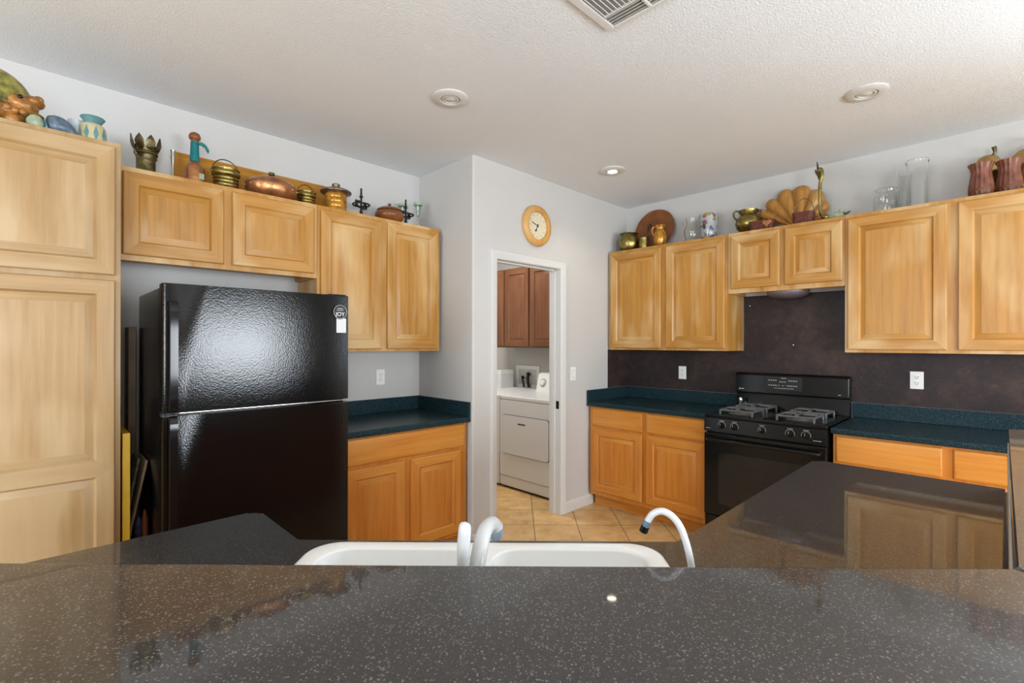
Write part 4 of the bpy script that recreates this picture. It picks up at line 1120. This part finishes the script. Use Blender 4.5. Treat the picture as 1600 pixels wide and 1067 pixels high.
bm = BM(); tube(bm, smooth_path([(0.018, -0.008, 0.236), (0.034, -0.012, 0.232), (0.048, -0.014, 0.222), (0.058, -0.014, 0.205), (0.060, -0.014, 0.190)], 4), [0.009] * 8 + [0.007] * 6 + [0.003] * 3, 8); obj('ribbon_tail', bm, 'teal_cloth', bo)
bm = BM(); lathe(bm, [(0, 0.243), (0.016, 0.244), (0.027, 0.256), (0.029, 0.268), (0.024, 0.282), (0.010, 0.291), (0, 0.292)], 28); obj('stopper', bm, 'plate_wood', bo)
part_box('paper_label', 'pale_green', bo, 0.010, 0.034, -0.0500, -0.038, 0.03, 0.062, 0.001)
def ringed_pot(label, x, R, h, bh, y=YB):
    t = thing('bail_pot', label, 'pot', (x, y, Z0))
    bm = BM()
    prof = [(0, 0), (R * 0.80, 0), (R * 0.84, 0.004)]
    nb = 4
    for k in range(nb):
        z_ = 0.004 + (h * 0.62) * k / nb; dz = h * 0.62 / nb
        prof += [(R * 0.84, z_), (R * 0.90, z_ + dz * 0.3), (R * 0.90, z_ + dz * 0.7), (R * 0.84, z_ + dz)]
    prof += [(R * 0.97, h * 0.72), (R, h * 0.82), (R * 0.95, h * 0.90), (R * 1.0, h * 0.97), (R * 1.0, h), (R * 0.92, h), (R * 0.86, h * 0.8), (0, h * 0.5)]
    lathe(bm, prof, 40); obj('body', bm, 'brass', t)
    bm = BM(); bail(bm, R * 1.0, bh, h * 0.86, ang=0.15); obj('bail_handle', bm, 'dark_brass', t)
    bm = BM()
    for s in (-1, 1): ellipsoid(bm, (s * R * 1.02 * math.cos(0.15), s * R * 1.02 * math.sin(0.15), h * 0.86), (0.007, 0.007, 0.009), 12, 8)
    obj('ear', bm, 'dark_brass', t)
ringed_pot('larger ringed brass pot with a raised handle right of the bottle', 0.768, 0.071, 0.125, 0.075)
ringed_pot('smaller ringed brass pot with a thin handle right of the copper dish', 1.226, 0.060, 0.105, 0.062, 3.11)
cd = thing('covered_dish', 'large oval copper covered dish with a small dark knob', 'dish', (1.008, 3.075, Z0))
bm = BM(); lathe(bm, [(0, 0), (0.085, 0), (0.12, 0.015), (0.140, 0.045), (0.146, 0.075), (0.142, 0.088), (0.120, 0.086), (0, 0.07)], 48, sx=1.0, sy=0.78); obj('bowl', bm, 'copper', cd)
bm = BM(); lathe(bm, [(0.138, 0.086), (0.142, 0.090), (0.136, 0.096), (0.110, 0.118), (0.06, 0.136), (0.02, 0.142), (0, 0.142)], 48, sx=1.0, sy=0.78); ld = obj('lid', bm, 'copper', cd)
bm = BM(); lathe(bm, [(0.008, 0.140), (0.008, 0.150), (0.017, 0.153), (0.017, 0.166), (0, 0.168)], 18); obj('knob', bm, 'dark_brass', ld)
bm = BM()
for k in range(14):
    a = 2 * PI * k / 14; ellipsoid(bm, (0.1445 * math.cos(a), 0.1127 * math.sin(a), 0.066), (0.005, 0.005, 0.005), 8, 6)
obj('stud_band', bm, 'silver', cd)
cn = thing('canister', 'amber banded canister with a wide flat bronze lid', 'canister', (1.408, 3.08, Z0))
bm = BM()
prof = [(0, 0), (0.062, 0), (0.064, 0.004)]
for k in range(4): prof += [(0.064, 0.008 + 0.030 * k), (0.067, 0.012 + 0.030 * k), (0.067, 0.030 + 0.030 * k), (0.064, 0.034 + 0.030 * k)]
prof += [(0.06, 0.135), (0, 0.135)]
lathe(bm, prof, 40); obj('body', bm, 'amber_metal', cn)
bm = BM(); lathe(bm, [(0.062, 0.130), (0.096, 0.134), (0.098, 0.140), (0.090, 0.148), (0.05, 0.164), (0.026, 0.172), (0, 0.172)], 44); ld = obj('lid', bm, 'bronze_lid', cn)
bm = BM(); lathe(bm, [(0.022, 0.170), (0.024, 0.180), (0.026, 0.188), (0.020, 0.194), (0, 0.195)], 24); obj('knob', bm, 'dark_brass', ld)
def iron(label, x, y):
    t = thing('iron_ornament', label, 'ornament', (x, y, Z0), 0.55)
    bm = BM(); lathe(bm, [(0, 0), (0.022, 0), (0.022, 0.004), (0.014, 0.012), (0.009, 0.03), (0.011, 0.05), (0.007, 0.06), (0.006, 0.14), (0.012, 0.146), (0.012, 0.154), (0.007, 0.160), (0.006, 0.195), (0.008, 0.200), (0.004, 0.208), (0, 0.210)], 18); obj('spike', bm, 'iron', t)
    bm = BM()
    for s in (-1, 1):
        for a, b in (((0, 0.112), (0.062, 0.100)), ((0, 0.076), (0.062, 0.092))):
            tube(bm, smooth_path([(0, 0, a[1]), (s * 0.030, 0, a[1] + (0.002 if a[1] > 0.1 else -0.002)), (s * 0.052, 0, b[1] + (0.006 if a[1] > 0.1 else -0.006)), (s * 0.066, 0, 0.096)], 4), 0.006, 8)
        tube(bm, [(s * 0.064, 0, 0.080), (s * 0.070, 0, 0.096), (s * 0.064, 0, 0.113)], 0.005, 8)
        tube(bm, smooth_path([(0, s * 0.012, 0.085), (0, s * 0.04, 0.100), (0, s * 0.055, 0.093)], 4), 0.005, 8)
    tube(bm, [(0.055 * math.cos(2 * PI * k / 20), 0.055 * math.sin(2 * PI * k / 20), 0.096) for k in range(20)], 0.0055, 8, closed=True)
    obj('scroll_arms', bm, 'iron', t)
iron('black wrought iron spiked ornament left of the brown lidded pot', 1.588, YB)
iron('black wrought iron spiked ornament right of the brown lidded pot', 1.945, YB + 0.01)
po = thing('lidded_pot', 'low brown glazed pot with a lid between the two iron ornaments', 'pot', (1.790, 3.06, Z0))
bm = BM(); lathe(bm, [(0, 0), (0.055, 0), (0.085, 0.016), (0.101, 0.045), (0.098, 0.068), (0.080, 0.086), (0.070, 0.088), (0, 0.08)], 44); obj('body', bm, 'plate_wood', po)
bm = BM(); lathe(bm, [(0.086, 0.086), (0.088, 0.091), (0.070, 0.104), (0.03, 0.116), (0.010, 0.120), (0.009, 0.126), (0.013, 0.132), (0.008, 0.139), (0, 0.140)], 44); obj('lid', bm, 'plate_wood', po)
def flute(label, x, y):
    t = thing('glass_holder', label, 'candle holder', (x, y, Z0))
    bm = BM(); lathe(bm, [(0, 0), (0.020, 0), (0.020, 0.005), (0.006, 0.012), (0.0055, 0.05), (0.010, 0.10), (0.022, 0.185), (0.024, 0.188), (0.020, 0.188), (0.008, 0.11), (0, 0.10)], 28); obj('stem', bm, 'green_glass', t)
    bm = BM(); lathe(bm, [(0, 0.186), (0.032, 0.187), (0.034, 0.192), (0.033, 0.203), (0.028, 0.203), (0.026, 0.194), (0, 0.192)], 32); obj('dish', bm, 'pale_green', t)
flute('pale green glass candle holder at the right end of the cabinet top', 2.055, 3.10)
flute('pale green glass candle holder behind the right iron ornament', 1.986, 3.205)

# -- above the range wall cabinets
XB = 3.965
def at_x(y, x=XB): return (x, y, Z0)
bp_ = thing('brass_pot', 'small round brass pot at the corner end of the cabinet top', 'pot', at_x(2.453, 3.93))
bm = BM(); lathe(bm, [(0, 0), (0.055, 0), (0.082, 0.03), (0.094, 0.075), (0.088, 0.115), (0.070, 0.140), (0.068, 0.150), (0.078, 0.162), (0.080, 0.168), (0.070, 0.166), (0.060, 0.145), (0, 0.10)], 44); obj('body', bm, 'brass', bp_)
bm = BM(); lathe(bm, [(0.077, 0.160), (0.083, 0.164), (0.083, 0.170), (0.072, 0.170), (0.070, 0.162)], 44); obj('rim', bm, 'dark_brass', bp_)
bm = BM(); lathe(bm, [(0, 0), (0.042, 0), (0.044, 0.004), (0.044, 0.04), (0.046, 0.05), (0.044, 0.055), (0.044, 0.105), (0.047, 0.110), (0.042, 0.110), (0.040, 0.01), (0, 0.01)], 36)
tag(obj('brass_cup', bm, 'brass', None, at_x(2.303, 3.94)), 'small straight brass cup in front of the brown plate', 'cup')
pl = thing('display_plate', 'large round brown wooden plate leaning against the wall', 'plate', (4.055, 2.275, Z0 + 0.001))
pl.rotation_euler = (0, math.radians(-(90 - 11)), 0)
pR = 0.198
bm = BM(); lathe(bm, [(0, 0.0), (0.11, 0.0), (0.13, 0.006), (pR - 0.006, 0.016), (pR, 0.020), (pR - 0.002, 0.026), (pR - 0.010, 0.026), (0.132, 0.016), (0.118, 0.010), (0, 0.010)], 64, (pR, 0, 0)); obj('disc', bm, 'plate_wood', pl)
bm = BM(); rnd = random.Random(11)
for k in range(16):
    a = rnd.uniform(0, 2 * PI); r_ = 0.05 * math.sqrt(rnd.random())
    ellipsoid(bm, (pR + 0.0 + r_ * 1.3 * math.cos(a), 0.055 + r_ * 0.8 * math.sin(a), 0.0115), (rnd.uniform(0.006, 0.012), rnd.uniform(0.005, 0.010), 0.003), 12, 6)
obj('grape_relief', bm, 'black_matte', pl)
am = thing('pitcher', 'small amber glazed pitcher in front of the brown plate', 'pitcher', at_x(2.140, 3.93))
bm = BM(); lathe(bm, [(0, 0), (0.032, 0), (0.036, 0.006), (0.052, 0.05), (0.056, 0.095), (0.048, 0.130), (0.034, 0.150), (0.032, 0.168), (0.044, 0.190), (0.046, 0.195), (0.040, 0.193), (0.028, 0.165), (0, 0.14)], 40); obj('body', bm, 'amber_metal', am)
bm = BM(); tube(bm, smooth_path([(0, 0.040, 0.185), (0, 0.060, 0.178), (0, 0.066, 0.150), (0, 0.058, 0.120), (0, 0.052, 0.108)], 4), 0.006, 10); obj('handle', bm, 'amber_metal', am, rot=(0, 0, 0.5))
gp = thing('glass_pitcher', 'clear round glass pitcher with a small handle', 'pitcher', at_x(1.855, 3.95))
bm = BM(); lathe(bm, [(0, 0), (0.036, 0), (0.055, 0.03), (0.066, 0.08), (0.062, 0.12), (0.046, 0.150), (0.043, 0.165), (0.050, 0.195), (0.055, 0.210), (0.052, 0.210), (0.040, 0.165), (0.043, 0.150), (0.058, 0.118), (0.062, 0.08), (0.051, 0.032), (0.034, 0.006), (0, 0.006)], 40); obj('body', bm, 'glass', gp)
bm = BM(); tube(bm, smooth_path([(0, 0.045, 0.195), (0, 0.072, 0.198), (0, 0.080, 0.170), (0, 0.068, 0.140), (0, 0.056, 0.130)], 4), 0.006, 10); obj('handle', bm, 'glass', gp, rot=(0, 0, 0.5))
bm = BM(); lathe(bm, [(0, 0), (0.045, 0), (0.050, 0.006), (0.048, 0.016), (0.060, 0.030), (0.068, 0.11), (0.076, 0.215), (0.073, 0.215), (0.064, 0.11), (0.055, 0.034), (0, 0.028)], 40)
tag(obj('painted_glass', bm, 'painted_glass', None, at_x(1.715, 3.95)), 'wide glass vase painted with colourful flowers', 'vase')
ur = thing('brass_urn', 'shiny round brass urn with two dark side handles', 'urn', at_x(1.428, 4.02))
bm = BM(); lathe(bm, [(0, 0), (0.042, 0), (0.044, 0.008), (0.034, 0.016), (0.050, 0.028), (0.086, 0.065), (0.096, 0.100), (0.088, 0.135), (0.066, 0.160), (0.060, 0.170), (0.070, 0.190), (0.074, 0.205), (0.068, 0.205), (0.054, 0.172), (0, 0.15)], 48); obj('body', bm, 'brass', ur)
for s in (-1, 1):
    bm = BM(); tube(bm, smooth_path([(0, s * 0.066, 0.195), (0, s * 0.090, 0.205), (0, s * 0.108, 0.185), (0, s * 0.104, 0.155), (0, s * 0.088, 0.135)], 4), 0.007, 10); obj('handle', bm, 'dark_brass', ur, rot=(0, 0, 0.6))
# scallop shell carving
sh = thing('shell_carving', 'large fan-shaped golden carved shell standing on the cabinet top', 'carving', (4.03, 1.075, Z0))
sh.rotation_euler = (0, 0, 0)
angs = [168, 150, 127, 103, 79, 58, 40, 26]
lens_ = [0.175, 0.23, 0.285, 0.325, 0.345, 0.345, 0.33]
def shell_bm():
    bm = BM(); front = []; back = []; per = 8; nr = 12
    cols = []
    for k in range(7):
        for j in range(per if k < 6 else per + 1):
            u = j / per; a = math.radians(angs[k] + (angs[k + 1] - angs[k]) * u)
            L0 = lens_[k]; Ln = lens_[min(k + 1, 6)]
            Lu = L0 + (Ln - L0) * u * 0.5
            R_ = Lu * (0.90 + 0.10 * math.sin(PI * u) ** 0.6)
            bul = math.sin(PI * u)
            cols.append((a, R_, bul))
    for a, R_, bul in cols:
        f, b = [], []
        for i in range(nr + 1):
            t_ = 0.03 + 0.97 * i / nr; r_ = R_ * t_
            edge = math.cos(min(1, max(0, (t_ - 0.86) / 0.14)) * PI / 2)
            d = (0.012 + 0.030 * bul * (0.25 + 0.75 * t_)) * (0.25 + 0.75 * edge)
            # lobe a measured from +Y (left in view) turning up: local y = r*cos, z = r*sin
            y = -r_ * math.cos(PI - a); z = r_ * math.sin(a)
            lean = z * 0.16
            f.append(bm.verts.new((-d + lean, y, max(z, 0) + 0.004))); b.append(bm.verts.new((0.006 + lean, y, max(z, 0) + 0.004)))
        front.append(f); back.append(b)
    for G, flip in ((front, False), (back, True)):
        for c0, c1 in zip(G, G[1:]):
            for i in range(nr): bm.faces.new((c0[i], c0[i + 1], c1[i + 1], c1[i]))
    for c in range(len(cols) - 1):
        bm.faces.new((front[c][nr], back[c][nr], back[c + 1][nr], front[c + 1][nr]))
        bm.faces.new((front[c][0], front[c + 1][0], back[c + 1][0], back[c][0]))
    for c in (0, len(cols) - 1):
        for i in range(nr): bm.faces.new((front[c][i], front[c][i + 1], back[c][i + 1], back[c][i]))
    for v in bm.verts: v.co.y = -v.co.y
    return bm
sb = shell_bm()
for v in sb.verts: v.co.y = -v.co.y
obj('fan_shell', sb, 'golden_wood', sh, sharp=60)
bm = BM(); ellipsoid(bm, (-0.012, 0.0, 0.022), (0.030, 0.050, 0.022), 20, 12); obj('shell_base', bm, 'golden_wood', sh)
def basket(label, y, x, w, d, h, handle, heart=False):
    t = thing('basket', label, 'basket', (x, y, Z0), RZ)
    bm = BM()
    out = rr(-w / 2, w / 2, -d / 2, d / 2, min(w, d) * 0.3); inn = rr(-w / 2 + .008, w / 2 - .008, -d / 2 + .008, d / 2 - .008, min(w, d) * 0.27)
    prev = None
    n = 10
    for k in range(n + 1):
        z_ = h * k / n; f_ = 0.90 + 0.10 * k / n + (0.018 if k % 2 else 0)
        lp = [bm.verts.new((x_ * f_, y_ * f_, z_)) for x_, y_ in out]
        if prev: bridge_b(bm, prev, lp)
        else: bm.faces.new(lp)
        prev = lp
    li = [bm.verts.new((x_, y_, h)) for x_, y_ in inn]; bridge_b(bm, prev, li)
    lo = [bm.verts.new((x_ * 0.9, y_ * 0.9, 0.01)) for x_, y_ in inn]; bridge_b(bm, li, lo); bm.faces.new(lo)
    obj('woven_body', bm, 'wicker', t)
    if handle:
        bm = BM(); bail(bm, w * 0.47, handle, h * 0.95, th=0.0035); obj('handle', bm, 'tan_board', t)
    if heart:
        bm = BM(); pts = []
        for k in range(28):
            a = 2 * PI * k / 28; pts.append((0.0017 * 16 * math.sin(a) ** 3 * 1.1, 0.0017 * (13 * math.cos(a) - 5 * math.cos(2 * a) - 2 * math.cos(3 * a) - math.cos(4 * a)) * 1.1))
        prism(bm, pts, -0.004, 0.004, 0.0015, 1); bmesh.ops.transform(bm, matrix=Matrix.Rotation(PI / 2, 4, 'X'), verts=bm.verts); bmesh.ops.translate(bm, vec=(0.048, -d / 2 - 0.006, h * 0.62), verts=bm.verts)
        obj('heart', bm, 'copper', t)['label'] = 'copper-coloured heart on the basket front'
def bridge_b(bm, a, b):
    n = len(a)
    for i in range(n): bm.faces.new((a[i], a[(i + 1) % n], b[(i + 1) % n], b[i]))
basket('low dark red wicker basket with a heart, left of the shell carving', 1.285, 3.895, 0.175, 0.09, 0.075, 0, True)
basket('small dark red wicker basket with a tall thin handle before the shell', 1.010, 3.90, 0.135, 0.095, 0.085, 0.105)
cb = thing('crane_figurine', 'tall slender brass crane figurine with its beak pointing up', 'figurine', at_x(0.905, 3.90), RZ)
bm = BM()
tube(bm, smooth_path([(0.055, 0, 0.030), (0.030, 0, 0.030), (0.008, 0, 0.050), (-0.004, 0, 0.10), (-0.006, 0, 0.19), (-0.004, 0, 0.27), (0.006, 0, 0.32), (0.006, 0, 0.355), (-0.006, 0, 0.372), (-0.014, 0, 0.352)], 5),
     [0.006, 0.010, 0.016, 0.020, 0.022, 0.022, 0.020, 0.018, 0.016, 0.014, 0.013, 0.012, 0.011, 0.011, 0.010, 0.010, 0.009, 0.009, 0.011, 0.011, 0.011, 0.011, 0.011, 0.011, 0.011, 0.011, 0.011, 0.012, 0.012, 0.012, 0.012, 0.012, 0.012, 0.012, 0.011, 0.011, 0.012, 0.012, 0.012, 0.012, 0.012, 0.011, 0.010, 0.009, 0.007, 0.005], 14)
obj('body', bm, 'brass', cb)
bm = BM()
for dx_, top, w_ in ((-0.020, 0.425, 0.008), (-0.030, 0.375, 0.007)):
    tube(bm, smooth_path([(-0.002, 0, 0.285), (dx_ * 0.55, 0, 0.33), (dx_ * 0.9, 0, 0.38 if top > 0.4 else 0.35), (dx_ * 1.15, 0, top)], 5), [0.004, .006, .007, .008, w_, w_, w_, w_, w_, w_, .007, .006, .005, .004, .003, .002], 10)
obj('feather_crest', bm, 'dark_brass', cb)
bm = BM(); lathe(bm, [(0, 0), (0.030, 0), (0.032, 0.004), (0.014, 0.014), (0, 0.018)], 24); obj('foot', bm, 'brass', cb)
br = thing('bird_figurine', 'low pale green bird figurine with a dark tail right of the crane', 'figurine', at_x(0.815, 3.90), RZ)
bm = BM(); ellipsoid(bm, (0, 0, 0.030), (0.050, 0.026, 0.026), 22, 14); ellipsoid(bm, (0.030, 0, 0.058), (0.014, 0.012, 0.013), 14, 10); obj('body', bm, 'pale_green', br)
bm = BM(); tube(bm, smooth_path([(0.040, 0, 0.034), (0.062, 0, 0.034), (0.082, 0, 0.046)], 4), [0.012, .011, .010, .009, .008, .007, .006, .005, .004], 10); obj('tail', bm, 'dark_brass', br)
def glassware(name, label, cat, y, x, prof):
    bm = BM(); lathe(bm, prof, 44); return tag(obj(name, bm, 'glass', None, at_x(y, x)), label, cat)
glassware('glass_bowl', 'low clear glass jar, leftmost of the three clear glasses', 'jar', 0.548, 3.95, [(0, 0), (0.055, 0), (0.062, 0.008), (0.068, 0.05), (0.066, 0.10), (0.054, 0.130), (0.052, 0.142), (0.060, 0.158), (0.057, 0.158), (0.048, 0.140), (0.050, 0.128), (0.062, 0.10), (0.064, 0.05), (0.058, 0.012), (0, 0.010)])
glassware('glass_vase', 'narrow clear glass vase, middle of the three clear glasses', 'vase', 0.469, 4.04, [(0, 0), (0.030, 0), (0.033, 0.006), (0.033, 0.20), (0.040, 0.262), (0.037, 0.262), (0.030, 0.20), (0.029, 0.012), (0, 0.010)])
glassware('glass_cylinder', 'tall clear glass cylinder with a rolled rim, rightmost of the three clear glasses', 'vase', 0.390, 3.93, [(0, 0), (0.050, 0), (0.053, 0.006), (0.053, 0.275), (0.060, 0.290), (0.060, 0.297), (0.053, 0.297), (0.049, 0.280), (0.049, 0.012), (0, 0.010)])
def ribbed_vase(label, y, x):
    t = thing('carved_vase', label, 'vase', at_x(y, x))
    bm = BM(); lathe(bm, [(0, 0), (0.040, 0), (0.051, 0.018), (0.056, 0.045), (0.053, 0.080), (0.046, 0.125), (0.043, 0.150), (0.048, 0.179), (0.058, 0.201), (0.054, 0.202), (0.040, 0.18), (0.036, 0.15), (0, 0.13)], 64, flute=16, depth=0.035); obj('body', bm, 'carved', t)
    bm = BM(); lathe(bm, [(0.0572, 0.038), (0.0580, 0.045), (0.0572, 0.054), (0.053, 0.054), (0.053, 0.038)], 48); obj('belt', bm, 'plate_wood', t)
ribbed_vase('ribbed reddish carved vase, left one of the pair near the right frame edge', 0.103, 3.93)
ribbed_vase('ribbed reddish carved vase, right one of the pair near the right frame edge', -0.012, 3.965)
M['gold'] = plain('polished_gold', (0.50, 0.33, 0.13), 0.22, metal=1, var=0.25)
def gold_fruit(name, label, y, x, R, H, sxx, stem, leaf):
    t = thing(name, label, 'ornament', at_x(y, x))
    prof = [(0, 0), (0.40, 0.0), (0.70, 0.06), (0.95, 0.25), (1.0, 0.46), (0.97, 0.66), (0.84, 0.84), (0.58, 0.96), (0.28, 1.0), (0.10, 0.985), (0, 0.96)]
    bm = BM(); lathe(bm, [(r * R, z * H) for r, z in prof], 48, sx=sxx); obj('fruit', bm, 'gold', t)
    if stem:
        bm = BM(); tube(bm, smooth_path([(0, -0.012, H * 0.96), (0, -0.030, H * 1.0 + 0.012), (0, -0.026, H + stem)], 4), [.006, .006, .006, .007, .008, .009, .010, .011, .012], 12); obj('stem', bm, 'dark_brass', t)
    if leaf:
        bm = BM(); rows = []
        for k in range(9):
            u = k / 8; w_ = 0.030 * math.sin(PI * min(0.97, max(0.03, u)))
            cy_, cz_ = 0.045 - 0.11 * u, H + 0.004 + 0.045 * math.sin(PI * u * 0.75)
            rows.append([bm.verts.new(p) for p in ((-w_, cy_, cz_ - 0.004), (0, cy_, cz_ + 0.004), (w_, cy_, cz_ - 0.004), (0, cy_, cz_ - 0.003))])
        for p, q in zip(rows, rows[1:]):
            for i in range(4): bm.faces.new((p[i], p[(i + 1) % 4], q[(i + 1) % 4], q[i]))
        bm.faces.new(rows[0]); bm.faces.new(rows[-1]); obj('leaf', bm, 'gold', t)
gold_fruit('gold_pear', 'gold pear ornament showing above the left ribbed vase', 0.078, 4.078, 0.072, 0.284, 0.60, 0.045, False)
gold_fruit('gold_apple', 'large gold apple ornament with a leaf at the right frame edge', -0.122, 4.070, 0.128, 0.285, 0.44, 0, True)
